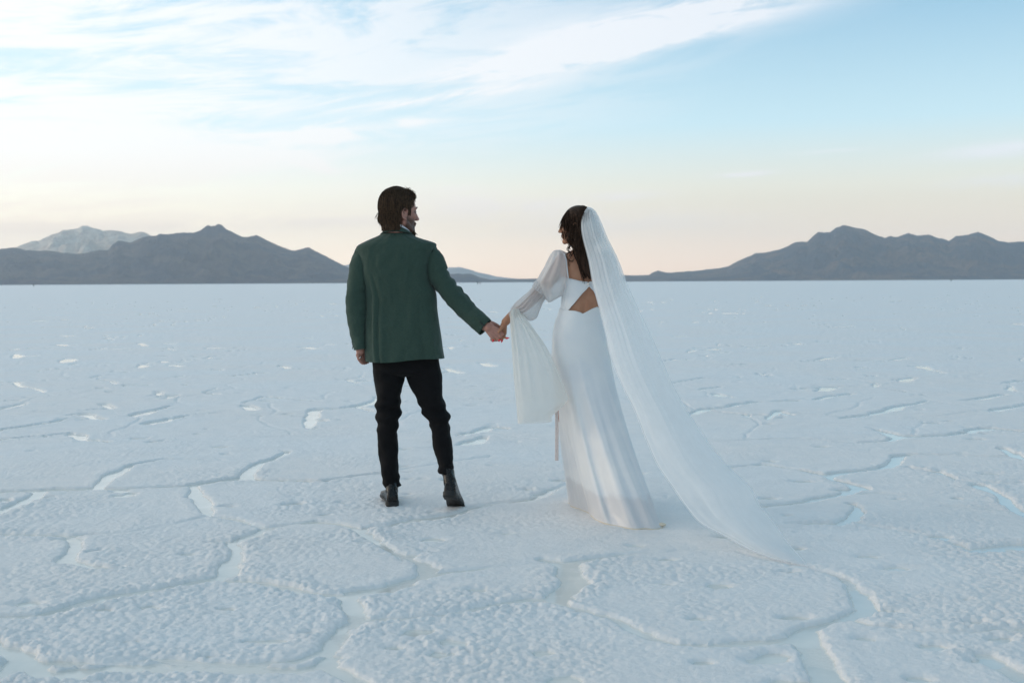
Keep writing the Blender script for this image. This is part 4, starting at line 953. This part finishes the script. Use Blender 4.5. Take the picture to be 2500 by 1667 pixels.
chain(sh, [WW(1446, 880), WW(1448, 1000), WW(1456, 1110), WW(1470, 1200)], [.085, .07, .055, .04]); chain(sh, [WW(1406, 880), WW(1416, 1000), WW(1424, 1110), WW(1430, 1190)], [.085, .06, .045, .035])
# left arm out to his hand, right arm bent forward
AL = [(1376, 636, 0), (1350, 674, .01), (1322, 709, .015), (1288, 743, .01), (1248, 771, .015), (1234, 786, .02)]
chain(sh, [WW(*q) for q in AL], [.046, .040, .032, .030, .0240, .0235])
chain(sh, [WW(1476, 636), WW(1486, 690, .0), WW(1488, 735, .01), WW(1470, 745, .20), WW(1455, 735, .30)], [.044, .038, .033, .028, .022])
RHk = [(1455, 735, .30), (1446, 733, .34)]
for i in range(4): chain(sh, [WW(1452, 733 + 3 * (i - 1.5), .31), WW(1440 + i, 731 + 4 * (i - 1.5), .36), WW(1430 + i, 736 + 4 * (i - 1.5), .36), WW(1431 + i, 743 + 3 * (i - 1.5), .34)], [.011, .010, .0085, .007])
chain(sh, [WW(1455, 730, .30), WW(1448, 722, .32), WW(1440, 722, .33)], [.011, .0095, .008])
# her left hand: palm behind his, fingers folded over the edge of his hand
OFF = YM - YW
hw_ = lambda u, v, d: A3(W(u, v, YM + d))
mk = [(1232.5, 814, -.150), (1229, 819, -.150), (1223, 820, -.148), (1217, 819, -.142)]
for i, q in enumerate(mk): chain(sh, [hw_(1233 - 1.8 * i, 789 + 1.0 * i, -.160 + .004 * i), hw_(*q)], [.0128, .0108])
wf = [[(1232.5, 814, -.150), (1231, 822, -.168), (1234.5, 825, -.176), (1237, 825.5, -.178)],
      [(1229, 819, -.150), (1226, 826, -.172), (1226, 830, -.180), (1225.5, 832, -.182)],
      [(1223, 820, -.148), (1218, 827, -.178), (1217, 831.5, -.185), (1219, 832.5, -.187)],
      [(1217, 819, -.142), (1208, 827, -.175), (1204.5, 830, -.182), (1204, 831.5, -.184)]]
for f_ in wf: chain(sh, [hw_(*q) for q in f_], [.0088, .0080, .0068, .0056])
chain(sh, [hw_(1233, 790, -.175), hw_(1226, 799, -.190), hw_(1221, 806, -.192), hw_(1217, 811, -.190)], [.0115, .0095, .0082, .0066])
wbody = fuse('body', sh, 0.0034, M_skin_w, woman, 3)
at = wbody.data.attributes.new('beard', 'FLOAT', 'POINT')
face_parts(KC, KF, KK, woman, M_hair_w)
for a, b in (((1237, 825.5, -.179), (1243, 824.5, -.181)), ((1225.5, 832, -.186), (1224.0, 835.5, -.186)), ((1219, 831, -.192), (1223, 829.5, -.193)), ((1204, 831, -.189), (1203, 834.5, -.189))):
    sh = Shape(); capsule(sh, hw_(*a), hw_(*b), .0062, .0022, 10); sh.build('fingernail', M_nail, woman)
# hair
rs = np.random.RandomState(23); sh = Shape()
def wtest(p):
    f, l, u = p; al = abs(l)
    if f > .060: return u > .092
    if f > .020: return u > .050 + 1.0 * (f - .02)
    if f > -.02: return u > .0
    return u > -.07
def back_fall(p, s):
    """locks rest on the shoulders and the back"""
    wpt = KC + (p * KK) @ KF
    lim = YW - .070 - .022 * sstep(1.34, 1.22, wpt[:, 2]); below = wpt[:, 2] < 1.455
    wpt[:, 1] = np.where(below & (wpt[:, 1] > lim), lim, wpt[:, 1])
    z_ = wpt[:, 2]; k1 = sstep(1.55, 1.47, z_)                     # gathered behind the right shoulder
    xc = np.interp(z_, [1.24, 1.30, 1.38, 1.46, 1.56], [.447, .437, .412, .398, .385]); hw2 = np.interp(z_, [1.24, 1.30, 1.38, 1.46, 1.56], [.014, .030, .040, .048, .065])
    dx = wpt[:, 0] - xc; wpt[:, 0] += (np.clip(dx, -hw2, hw2) - dx) * k1 * .6
    return ((wpt - KC) @ KF.T) / KK
rt = scalp(rs, 2600, wtest); nrm = (rt - ctr) / A3((.096, .076, .090)) ** 2; nrm /= np.linalg.norm(nrm, axis=1)[:, None]
sd_ = np.where(np.abs(rt[:, 1]) < .004, .004, rt[:, 1]); sgn = np.sign(sd_)
up_ = sstep(.06, .12, rt[:, 2])
dr = nrm * .10 + np.stack([-.42 + 0 * sd_, sgn * .7 * up_, -.25 - .6 * (1 - up_)], -1) + rs.randn(len(rt), 3) * .05
# the side lock falls over the cheek, the rest goes down the back
ln = .26 + .08 * rs.rand(len(rt)); ln = np.where(rt[:, 0] > .0, .19 + .06 * rs.rand(len(rt)), ln)
strands(sh, rt, dr, KC, KF, KK, ln, .0011, 18, .26, .74, .04, .007, True, .07, wave=.16, wfreq=1.1, rs=rs, extra=back_fall)
# main fall behind the right shoulder
rt = scalp(rs, 1100, lambda p: p[0] < -.03 and p[2] > -.06)
nrm = (rt - ctr) / A3((.096, .076, .090)) ** 2; nrm /= np.linalg.norm(nrm, axis=1)[:, None]
strands(sh, rt, nrm * .1 + A3((-.2, 0, -1)) + rs.randn(len(rt), 3) * .05, KC, KF, KK, .24 + .08 * rs.rand(len(rt)), .0011, 20, .22, .80, .04, .010, True, .07, wave=.14, wfreq=.9, rs=rs, extra=back_fall)
# face-framing curtain and loose wet curls
rt = scalp(rs, 320, lambda p: p[0] > .030 and p[2] > .060 and abs(p[1]) < .05)
strands(sh, rt, np.stack([.10 + 0 * rt[:, 0], np.sign(rt[:, 1]) * .8, -.02 + 0 * rt[:, 0]], -1) + rs.randn(len(rt), 3) * .05, KC, KF, KK, .085 + .04 * rs.rand(len(rt)), .0011, 12, .22, .76, .04, .006, False, .06, wave=.10, rs=rs)
def lock(pts, r=.0022, n=5, j=3.0):
    for q in range(n):
        o_ = rs.randn(3) * .0022 * j * .5; P_ = [WW(u + rs.randn() * j * .35, v, d) + o_ for u, v, d in pts]
        rings(sh, tube_rings(P_, [r] * (len(pts) - 1) + [r * .3], None, 4, 6))
lock([(1388, 566, -.07), (1386, 584, -.075), (1390, 598, -.075), (1386, 610, -.075), (1392, 618, -.08), (1388, 626, -.08)], .0016, 5)
lock([(1390, 570, -.07), (1394, 590, -.07), (1388, 604, -.07), (1393, 614, -.08)], .0016, 4)
lock([(1398, 590, -.06), (1402, 612, -.07), (1392, 630, -.085), (1389, 642, -.09), (1391, 650, -.09)], .0014, 3, 1.5)
lock([(1400, 612, -.07), (1408, 630, -.09), (1418, 648, -.10), (1426, 665, -.10), (1430, 680, -.10)], .0022, 7, 3)
lock([(1402, 606, -.07), (1396, 614, -.08), (1384, 620, -.085), (1386, 632, -.09), (1396, 638, -.095), (1403, 630, -.095)], .0012, 3, 1.5)
lock([(1410, 610, -.07), (1412, 640, -.10), (1421, 668, -.105), (1428, 690, -.105)], .0018, 5, 3)
whair = sh.build('hair', M_hair_w, woman); tag(whair, kind='stuff')
sh = Shape(); fr = np.clip(np.cos(P_m := np.meshgrid(np.linspace(0.02, 2.25, 26), np.linspace(0, 2 * math.pi, 48, endpoint=False), indexing='ij')[1]), 0, 1); T_m = np.meshgrid(np.linspace(0.02, 2.25, 26), np.linspace(0, 2 * math.pi, 48), indexing='ij')[0]
T2 = T_m * (1 - .48 * fr ** .8 - .10 * (1 - np.abs(np.cos(P_m))))
pp = np.stack([np.sin(T2) * np.cos(P_m) * .102 - .014, np.sin(T2) * np.sin(P_m) * .082, np.cos(T2) * .097 + .034], -1)
rings(sh, KC + (pp * KK) @ KF, False); sh.build('hair_base', M_hair_w, whair)
# the body of the hair under the locks
sh = Shape(); rings(sh, tube_rings([WW(1412, 540, -.02), WW(1415, 575, -.045), WW(1421, 610, -.075), WW(1430, 640, -.098), WW(1438, 665, -.104), WW(1443, 682, -.106)], A3([22, 18, 15, 12, 8, 2]) * SW, [.03, .035, .028, .018, .012, .005], 28, 8, disp=lambda ph, s: .003 * np.sin(5 * ph + 12 * s)))
sh.build('hair_fall', M_hair_w, whair)
# earring: drops of little pearls
for k_, (u, v) in enumerate([(1407, 566), (1405.5, 572), (1407, 576), (1404.5, 580), (1405.5, 585)]):
    sh = Shape(); ball(sh, WW(u, v, -.078), .0030 + .0006 * (k_ % 2), None, 8); sh.build('earring', M_pearl, woman)

# ---- dress: skirt is the dress's own mesh, the rest its parts
def polar(ph): return -np.cos(ph), -np.sin(ph)
NS = 260; ph = np.linspace(0, 2 * math.pi, NS, endpoint=False)
SK = [(752, 1367.5, 1464, .092), (764, 1364, 1466, .096), (785, 1356.5, 1470.5, .108), (806, 1352, 1475, .118), (832, 1349, 1480.5, .126), (868, 1347.6, 1489, .132)]
upper = vloft(SK, YW, 2.0, NS, 2.15)
top_edge = [(1340, 752), (1367, 754), (1388.6, 757.5), (1405, 759), (1417, 762.5), (1423, 766), (1430, 762.5), (1445, 754), (1462, 747), (1480, 744)]
last = upper[-1]; zt = last[:, 2].copy()
# hem drawn on the ground: left, round towards the camera, trailing right, and back on the far side
hem = [(0.0, 1386, 1229), (0.30, 1393, 1234.5), (0.62, 1406, 1241), (0.92, 1427, 1250.5), (1.25, 1458, 1270), (1.55, 1492, 1283), (1.85, 1535, 1290.5), (2.15, 1575, 1293), (2.42, 1602, 1292), (2.64, 1617, 1288.5)]
Hp = [(a, G(u, v).x, G(u, v).y) for a, u, v in hem]
Hp += [(2.85, Hp[-1][1] - .012, Hp[-1][2] + .07), (3.15, Hp[-1][1] - .075, 6.17), (3.6, Hp[-1][1] - .14, 6.42), (4.2, .64, 6.62), (4.9, .46, 6.74), (5.6, .36, 6.74), (2 * math.pi, Hp[0][1], Hp[0][2])]
Hp = np.array(Hp); hx = ci(Hp[:, 0], Hp[:, 1], ph); hy = ci(Hp[:, 0], Hp[:, 2], ph)
NL = 230; low = np.zeros((NL, NS, 3)); zb = -.004
def ridge(x): return 1 - 2 * np.abs(np.sin(x))
for i in range(NL):
    s = (i + 1) / NL; e_ = s ** 1.22
    P_ = np.stack([last[:, 0] + (hx - last[:, 0]) * e_, last[:, 1] + (hy - last[:, 1]) * e_, zt + (zb - zt) * s], -1)
    cx_, cy_ = P_[:, 0].mean(), P_[:, 1].mean(); nx, ny = P_[:, 0] - cx_, P_[:, 1] - cy_; nl = np.hypot(nx, ny); nx /= nl; ny /= nl
    A = .0005 + .030 * s ** 1.15 * (1 - .45 * sstep(.93, 1.0, s))
    q = ph - .55 * s
    fo = .42 * ridge(4.1 * (ph - .50 * s) + .2) + .22 * ridge(7.7 * (ph - .42 * s) + 1.1) + .38 * np.sin(7.0 * q + 1.2 + .8 * math.sin(3 * s)) + .35 * np.sin(12.3 * q + 2.0 * s + 2.0) + .30 * ridge(5.3 * (ph - .35 * s) + .6) + .35 * fbm(q * 2.2, q * 0 + s * 2.5, 4, 91)
    fine = .0016 * s * np.sin(31 * q + 5 * s) + .0012 * fbm(ph * 9 - 4 * s, q * 0 + s * 5, 3, 95)
    step_ = .010 * sstep(.0, .03, ph - (.40 + 0.62 * s)) * sstep(.28, .42, s) * (ph < 3)
    off_ = A * fo + fine + step_ - .010 * sstep(.28, .42, s) * (ph < 3)
    edge_damp = 1.0 - .55 * np.abs(np.cos(ph))
    P_[:, 0] += nx * off_ * edge_damp; P_[:, 1] += ny * off_ * edge_damp
    P_[:, 2] += .003 * s ** 8 * np.maximum(0, np.sin(9 * q)) 
    low[i] = P_
sk = np.concatenate([upper, low])
iu = len(upper)
for _ in range(60): sk[iu - 14:iu + 22] = sk[iu - 14:iu + 22] * .5 + (sk[iu - 15:iu + 21] + sk[iu - 13:iu + 23]) * .25
# soft drag lines over the seat, running to the waist seam
vv = np.linspace(0, 1, len(upper))
for i in range(len(upper)):
    d_ = (.0025 * np.sin(6 * ph + 5 * vv[i]) * vv[i] + .0022 * fbm(ph * 3, ph * 0 + vv[i] * 3, 3, 97))
    d_ = d_ * math.sin(math.pi * vv[i])
    sk[i, :, 0] += -np.cos(ph) * d_; sk[i, :, 1] += -np.sin(ph) * d_
# cut the top edge to its curve
for j in range(NS):
    x_, y_ = upper[0, j, 0], upper[0, j, 1]
    if math.sin(ph[j]) > 0:
        u_ = 1250 + FPX * (x_ / y_); tgt = W(u_, np.interp(u_, [a for a, b in top_edge], [b for a, b in top_edge]), y_).z
        dz = tgt - upper[0, j, 2]
        for i in range(12): sk[i, j, 2] += dz * (1 - i / 12) * sstep(0, .3, math.sin(ph[j]))
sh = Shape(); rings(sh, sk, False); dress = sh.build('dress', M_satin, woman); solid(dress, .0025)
# a cream hem tape and the turned-up train corner
sh = Shape(); hp_ = low[-1][[j for j in range(NS) if ph[j] < 2.75]]; hp_ = hp_[::3] + A3((0, -.003, .007)); rings(sh, tube_rings(hp_, .0030, .0050, 6, 2)); sh.build('hem_tape', M_cream, dress)
c0 = G(1611, 1287); sh = Shape(); ball(sh, (c0.x - .002, c0.y + .0, .016), (.036, .020, .011), frame(R(100), 0, 0)[[0, 1, 2]], 12); sh.build('train_fold', M_cream, dress)
# bodice
TA = np.array([s[:4] for s in TORSO], float)
opl = lambda v: np.interp(v, [694, 697, 712, 727, 742, 750, 760], [1435.5, 1433.6, 1424, 1413.5, 1402, 1394, 1386.5])
opr = lambda v: np.interp(v, [694, 697, 710, 727, 740, 750, 760], [1436.5, 1438.4, 1448, 1455, 1459.5, 1462.5, 1463])
vt = lambda u: np.interp(u, [1360, 1388, 1412, 1431, 1446, 1470, 1490], [676, 680, 686, 689.5, 688.5, 683, 680])
vb = lambda u: np.interp(u, [1360, 1367, 1390, 1460, 1470], [757, 757, 758.5, 750, 748])
NR, NB = 60, 150; B_r = np.zeros((NR, NB, 3))
for i in range(NR):
    s = i / (NR - 1); v = 684 + (758 - 684) * s
    uL, uR, hd = (ci(TA[:, 0], TA[:, k], [v])[0] for k in (1, 2, 3)); l, r = A3(W(uL, v, YW)), A3(W(uR, v, YW)); a_ = (r[0] - l[0]) / 2 + .006; cx_ = (l[0] + r[0]) / 2; hd += .006
    def ang(u):
        x_ = A3(W(u, v, YW - hd * .9))[0]; return math.acos(max(-.999, min(.999, (cx_ - x_) / a_)))
    aL, aR = ang(opl(v)), ang(opr(v))
    p_ = aR + (2 * math.pi - (aR - aL)) * np.linspace(0, 1, NB)
    c_, s_ = -np.cos(p_), -np.sin(p_); k2 = 2 / 2.2; c_ = np.sign(c_) * np.abs(c_) ** k2; s_ = np.sign(s_) * np.abs(s_) ** k2
    x_ = cx_ + a_ * c_; y_ = YW + hd * s_; us = 1250 + FPX * (x_ / y_)
    z_ = np.array([W(uu, v + (vt(uu) - 684) * (1 - s) + (vb(uu) - 758) * s, yy).z for uu, yy in zip(us, y_)])
    bust = np.maximum(s_, 0) * .035 * math.exp(-((s - .35) / .3) ** 2)
    fold_ = .0012 * np.sin(26 * p_ + 8 * s) * np.exp(-((p_ - 2 * math.pi - .35) / .35) ** 2) * (.4 + s)
    B_r[i] = np.stack([x_ + c_ * fold_, y_ + s_ * fold_ + bust, z_], -1)
sh = Shape(); v_ = B_r.reshape(-1, 3); sh.add(v_, gridquads(NR, NB)); bod = sh.build('bodice', M_satin, dress); solid(bod, .003, 1)
# narrow bound edges of neckline and opening
for rows in (B_r[0, :, :], B_r[:, 0, :], B_r[:, -1, :]):
    sh = Shape(); rings(sh, tube_rings(rows[::4] + A3((0, -.0025, 0)), .0028, .0028, 8, 3)); sh.build('edge_binding', M_satin, bod)
sh = Shape(); ball(sh, WW(1436.2, 693, -.108), (.0080, .005, .0070), None, 12); sh.build('button', M_pearl, bod)
sh = Shape(); ball(sh, WW(1438, 690.2, -.112), (.0022, .003, .0022), None, 8); ball(sh, WW(1435, 695.3, -.112), (.0016, .003, .0016), None, 8); sh.build('clasp', M_metal, bod)
# zip placket down the back of the skirt
pp = [(1423, 767), (1425, 782), (1428, 800), (1431, 820), (1434, 842)]
for du, nm in ((-3.2, 'zip_placket'), (3.0, 'zip_placket')):
    if du < 0: DT = trees([dress])
    P_ = [onto(DT, u + du * (1 - .35 * i / 4) * .7, v + (1 if i == 0 else 0), .0005) for i, (u, v) in enumerate(pp)]
    sh = Shape(); rings(sh, tube_rings(P_, A3([1.6, 2.1, 2.3, 2.4, .8]) * SW, .0016, 14, 8)); sh.build(nm, M_satin, dress)
# strap edge of the sleeve along the bare back
sh = Shape(); rings(sh, tube_rings([WW(1377, 619, -.062), WW(1381.5, 632, -.083), WW(1384, 650, -.094), WW(1386, 668, -.100), WW(1387.5, 681, -.102)], .0032, .0036, 8, 6)); sh.build('strap', M_satin, dress)
# puffed upper sleeve of sheer cloth
def pdisp(k, a, ph0, tw):
    def f(p, t_, v):
        return a * (.6 * np.sin(k * p + ph0 + tw * t_) + .4 * ridge(k * .6 * p + 1 + tw * .5 * t_) + .5 * fbm(p * 1.5, p * 0 + t_ * 3, 3, int(k) + 60)) * (.35 + .65 * math.sin(math.pi * min(1, t_ * 1.1 + .08)))
    return f
PU = [(610.5, 1357, 1369, .012), (613, 1352, 1375, .035), (619, 1346.5, 1385, .066), (632, 1340, 1390, .094), (646, 1333, 1392, .108), (660, 1325.5, 1393, .114), (675, 1317, 1393.5, .116), (688, 1311, 1392, .112), (700, 1314, 1387, .100), (712, 1320, 1380, .086), (722, 1326, 1371, .070), (731, 1333, 1356, .045), (738, 1339, 1343, .012)]
sh = Shape(); rings(sh, vloft(PU, YW, 1.2, 130, 2.1, pdisp(9, .0075, .5, 1.0))); psl = sh.build('sleeve', M_chiffon, dress)
PR = [(612, 1472, 1484, .012), (620, 1464, 1494, .055), (640, 1460, 1503, .085), (665, 1460, 1508, .095), (690, 1461, 1512, .095), (712, 1465, 1512, .08), (730, 1474, 1506, .05), (738, 1484, 1496, .012)]
sh = Shape(); rings(sh, vloft(PR, YW, 2, 90, 2.1, pdisp(8, .007, 1.5, 1.0))); sh.build('sleeve', M_chiffon, dress)
# gathered lower sleeve
def edges(prs, d0, d1, hds, disp, nseg=110, sub=10):
    L_ = [A3(W(*a, YW + d0 + (d1 - d0) * i / (len(prs) - 1))) for i, (a, b) in enumerate(prs)]; R_ = [A3(W(*b, YW + d0 + (d1 - d0) * i / (len(prs) - 1))) for i, (a, b) in enumerate(prs)]
    n = len(prs); s = np.linspace(0, n - 1, (n - 1) * sub + 1); Lc, Rc = ci(np.arange(n), np.array(L_), s), ci(np.arange(n), np.array(R_), s); hh_ = ci(np.arange(n), hds, s)
    p_ = np.linspace(0, 2 * math.pi, nseg, endpoint=False); out_ = np.zeros((len(s), nseg, 3))
    for i in range(len(s)):
        c = (Lc[i] + Rc[i]) / 2; ax = (Rc[i] - Lc[i]) / 2; d_ = disp(p_, s[i] / (n - 1)); f = 1 + d_ / np.linalg.norm(ax)
        out_[i] = c - ax * (np.cos(p_) * f)[:, None]; out_[i][:, 1] -= (hh_[i] + d_) * np.sin(p_)
    return out_
gd = lambda a: (lambda p_, s: a * (.55 * ridge(10.5 * p_ + .8 * np.sin(4 * s) + fbm(p_ * 2, p_ * 0 + s * 2, 2, 70)) + .45 * np.sin(17 * p_ + 2 * s) + .4 * fbm(p_ * 5, p_ * 0 + s * 2, 3, 72)) * (.55 + .75 * (abs(s - .5) * 2) ** 1.2))
FS = [((1309, 693), (1341, 716)), ((1300, 703), (1333, 724)), ((1290, 713), (1324, 738)), ((1278, 723), (1317, 757)), ((1266, 733), (1309, 775)), ((1258, 741), (1292, 781.5)), ((1252, 749), (1276, 770)), ((1248, 755), (1264, 768))]
sh = Shape(); rings(sh, edges(FS, .01, .01, [.030, .040, .052, .060, .060, .052, .036, .030], gd(.0075)), False); fsl = sh.build('sleeve', M_chiffon, dress)
# ruffle where the elbow elastic gathers it
RF = [((1300, 700), (1328, 727)), ((1303, 694), (1336, 722)), ((1306, 689), (1344, 719)), ((1311, 685), (1350, 713))]
sh = Shape(); rings(sh, edges(RF, .0, .0, [.050, .042, .050, .060], lambda p_, s: (.003 + .006 * abs(s - .4)) * np.sin(19 * p_ + 3 * s) + .004 * fbm(p_ * 3, p_ * 0 + s * 4, 3, 77)), False); sh.build('sleeve_ruffle', M_chiffon, fsl)
# wrist band
WB = [((1252, 750), (1270, 768)), ((1246, 758), (1257, 774)), ((1241.5, 766), (1247, 783))]
sh = Shape(); rings(sh, edges(WB, .01, .015, [.034, .030, .031], lambda p_, s: .0018 * np.sin(13 * p_)), False); sh.build('cuff', M_chiffon, fsl)
# long hanging panel of the sleeve
DR = [(753, 1256, 1264, .020, 6.385), (764, 1247, 1271, .030, 6.365), (780, 1247, 1284, .035, 6.345), (807, 1248.5, 1305, .040, 6.325), (847, 1250, 1334, .046, 6.295), (882, 1251.5, 1353, .052, 6.27), (925, 1254, 1371, .055, 6.245), (955, 1257, 1382, .056, 6.235), (974, 1259, 1388.5, .056, 6.23), (984, 1260, 1380, .056, 6.225), (1000, 1261.5, 1363, .055, 6.22), (1011, 1262.5, 1349, .053, 6.22), (1024, 1264, 1347.5, .050, 6.22)]
def ddisp(p, t_, v): return (.0060 * ridge(6.5 * p + 2 * t_) + .003 * np.sin(17 * p) + .006 * fbm(p * 2.2, p * 0 + t_ * 1.5, 3, 55)) * sstep(1.0, .1, t_) + .0045 * fbm(p * 2.2 + 4, p * 0 + t_ * 1.5, 3, 56)
sh = Shape(); rings(sh, vloft(DR, YW, 1.6, 120, 2.0, ddisp, lambda c, s, t_: (-.012 * (1 + s) - .006 * (1 - c)) * t_ ** 8), False); sh.build('sleeve_drape', M_drape, dress)
# ribbon hanging beside the skirt
rb = [(1357.5, 990), (1358.5, 1003), (1359.5, 1040), (1359.5, 1085), (1359, 1124)]
P_ = [A3(W(u, v, 6.30)) for u, v in rb]; wv_ = A3([3.2, 3.6, 4.0, 4.3, 4.4]) * 6.3 / FPX
sh = Shape(); rings(sh, tube_rings(P_, wv_, .0012, 12, 10, p=3.5)); sh.build('ribbon', M_rib, dress)
sh = Shape(); rings(sh, tube_rings([A3(W(u, v, 6.32)) for u, v in ((1362, 990), (1362.5, 1010), (1365, 1030))], [.004, .003, .001], .001, 10, 6, p=3)); sh.build('ribbon', mat('rose_ribbon', (0.55, 0.22, 0.17), 0.6)[0], dress)

# ---- veil
VL = [(1435, 507), (1426, 519), (1421.5, 536), (1420, 553), (1423.5, 580), (1428.7, 601), (1438.7, 641), (1445.4, 681), (1454.8, 721), (1465.5, 761), (1479, 815), (1490, 865), (1520, 940), (1550, 1000), (1580, 1075), (1604, 1129), (1646, 1192), (1675, 1234), (1712, 1276), (1762, 1303), (1842, 1345), (1901, 1366), (1970, 1382)]
VR = [(1441, 506), (1451, 513), (1462, 533), (1471, 553), (1483, 583), (1497, 610), (1514, 648), (1526, 682), (1544, 725), (1564, 768), (1589, 820), (1614, 876), (1650, 955), (1679, 1003), (1719, 1066), (1766, 1128), (1832, 1190), (1858, 1237), (1889, 1274), (1913, 1310), (1941, 1345), (1958, 1364), (1974, 1383)]
vk = A3([0, .2, .45, .7, 1.05, 1.35, 1.9, 2.4, 3.0, 3.6, 4.4, 5.1, 6.1, 7.0, 8.0, 8.8, 9.8, 10.5, 11.3, 12.0, 12.8, 13.3, 13.8])
YT = np.interp(vk, [0, .7, 2.4, 4.4, 7, 10, 12, 13.8], [6.36, 6.265, 6.20, 6.12, 5.92, 5.60, 5.38, G(1972, 1383).y])
lv = np.array([tuple(W(u, v, y)) for (u, v), y in zip(VL, YT)]); rv_ = np.array([tuple(W(u, v, y)) for (u, v), y in zip(VR, YT)])
NV = 300; ss = np.linspace(0, vk[-1], NV); Lc, Rc = ci(vk, lv, ss), ci(vk, rv_, ss)
def veil(name, a0, a1, depth, seed, matl, nw=90, s0=0.0, s1=1.0, amp=1.0, closed=False, yo=0.0):
    """tulle between two fractions of the full width; folds run its length"""
    i0, i1 = int(s0 * (NV - 1)), int(s1 * (NV - 1)) + 1; out_ = np.zeros((i1 - i0, nw, 3)); w_ = np.linspace(0, 1, nw)
    for n_, i in enumerate(range(i0, i1)):
        t_ = i / (NV - 1); A0 = a0(t_) if callable(a0) else a0; A1 = a1(t_) if callable(a1) else a1
        ww = A0 + (A1 - A0) * w_; wid = np.linalg.norm(Rc[i] - Lc[i]); q = w_ + .10 * vnoise(w_ * 0 + t_ * 3, w_ * 2, seed)
        P_ = Lc[i] + (Rc[i] - Lc[i]) * ww[:, None]
        tight = math.exp(-t_ * 3.2)
        f_ = (.7 * np.sin(2 * math.pi * (2.6 * q) + seed + 2 * t_) + (.10 + .3 * tight) * np.sin(2 * math.pi * 9.3 * q + 1.7 * seed) + (.12 + .4 * tight) * ridge(math.pi * 6.5 * q + seed * .7 + 1.5 * t_)) 
        g_ = np.sin(2 * math.pi * 23 * q + seed) * .5 + ridge(math.pi * 31 * q + seed) * .35 + fbm(w_ * 40, w_ * 0 + t_ * 3, 2, seed + 7)
        y_ = -depth * wid * np.sin(math.pi * w_) ** .8 + amp * (f_ * min(.014, wid * .05) * (.22 + .78 * tight) + g_ * .0016 * tight)
        P_[:, 1] += y_ + yo; P_[:, 0] += amp * .0015 * f_ * w_ * (1 - w_)
        P_[:, 2] = np.maximum(P_[:, 2], .004 + .003 * (1 + f_) * .5)
        out_[n_] = P_
    sh = Shape(); sh.add(out_.reshape(-1, 3), gridquads(out_.shape[0], nw)); return sh.build(name, matl, VP)
VP = woman
outer = veil('veil', 0, 1, .28, 3, M_tulle, 130)
VP = outer
M_tulle_d = sheer('doubled_tulle', (0.93, 0.935, 0.94), 0.76, 0.18, 0.5)
veil('veil_layer', lambda t_: .02 + .26 * sstep(.50, .72, t_) - .16 * sstep(.85, 1, t_), lambda t_: .97 - .22 * sstep(.66, .85, t_), .12, 8, M_tulle_d, 110, .0, .998, .8, yo=.02)
veil('veil_layer', lambda t_: .06 + .45 * sstep(.5, .8, t_), lambda t_: .90 - .12 * t_, -.10, 14, M_tulle2, 90, .0, .93, .8, yo=.03)
# rolled edges where the tulle doubles over
for fr_, s0, s1 in ((0.0, .02, 1.0), (1.0, .02, 1.0), (.13, .62, .93)):
    idx = range(int(s0 * (NV - 1)), int(s1 * (NV - 1)), 6); P_ = [Lc[i] + (Rc[i] - Lc[i]) * fr_ for i in idx]; P_ = [A3((p[0], p[1], max(p[2], .008))) for p in P_]
    sh = Shape(); rings(sh, tube_rings(P_, .0032, .0022, 8, 2)); sh.build('veil_edge', M_tulle2, outer)
sh = Shape(); chain(sh, [WW(1428, 519, -.075), WW(1436, 508.5, -.055), WW(1447, 512, -.07)], [.006, .007, .006]); sh.build('veil_comb', M_tulle, outer)
# ------------------------------------------------------------------ people far out on the flat
def walker(u, v, hgt_px, c, label):
    p = G(u, v); D_ = min(p.y, 900.0); p = A3((G(u, v).x / p.y * D_, D_, 0.0)); m_ = mat('far_clothes', c, .8)[0]
    root = empty('person', p); tag(root, label, 'person', group='people far out on the salt flat')
    sh = Shape(); k = 1.75; B = lambda x, z, y=0: p + A3((x, y, z)); 
    chain(sh, [B(-.16, .05), B(-.10, .85), B(0, 1.0)], [.07, .10, .15]); chain(sh, [B(.18, .05), B(.10, .85), B(0, 1.0)], [.07, .10, .15])
    chain(sh, [B(0, .95), B(0, 1.42)], [.17, .19]); chain(sh, [B(-.18, 1.40), B(-.27, .95)], [.07, .05]); chain(sh, [B(.18, 1.40), B(.28, .95)], [.07, .05]); ball(sh, B(0, 1.62), .13)
    fuse('body', sh, .03, m_, root, 1)
for q in [(1166, 694.5, 6, (.03, .03, .04), 'tiny dark walker on the horizon just right of the green sleeve'), (1172, 694.6, 4, (.35, .30, .32), 'tiny pale walker on the horizon beside the dark one'),
          (82, 700, 4, (.04, .05, .05), 'tiny dark walker on the horizon below the pale far mountain'), (2322, 687.6, 4, (.05, .05, .05), 'tiny dark walker on the horizon at the far right')]:
    walker(*q)
# parts were drafted in world space: bring each under its thing without moving it
bpy.context.view_layer.update()
for root in [o for o in sc.objects if o.type == 'EMPTY' and o.parent is None]:
    inv = Matrix.Translation(-root.location)
    for ch in root.children: ch.matrix_parent_inverse = inv
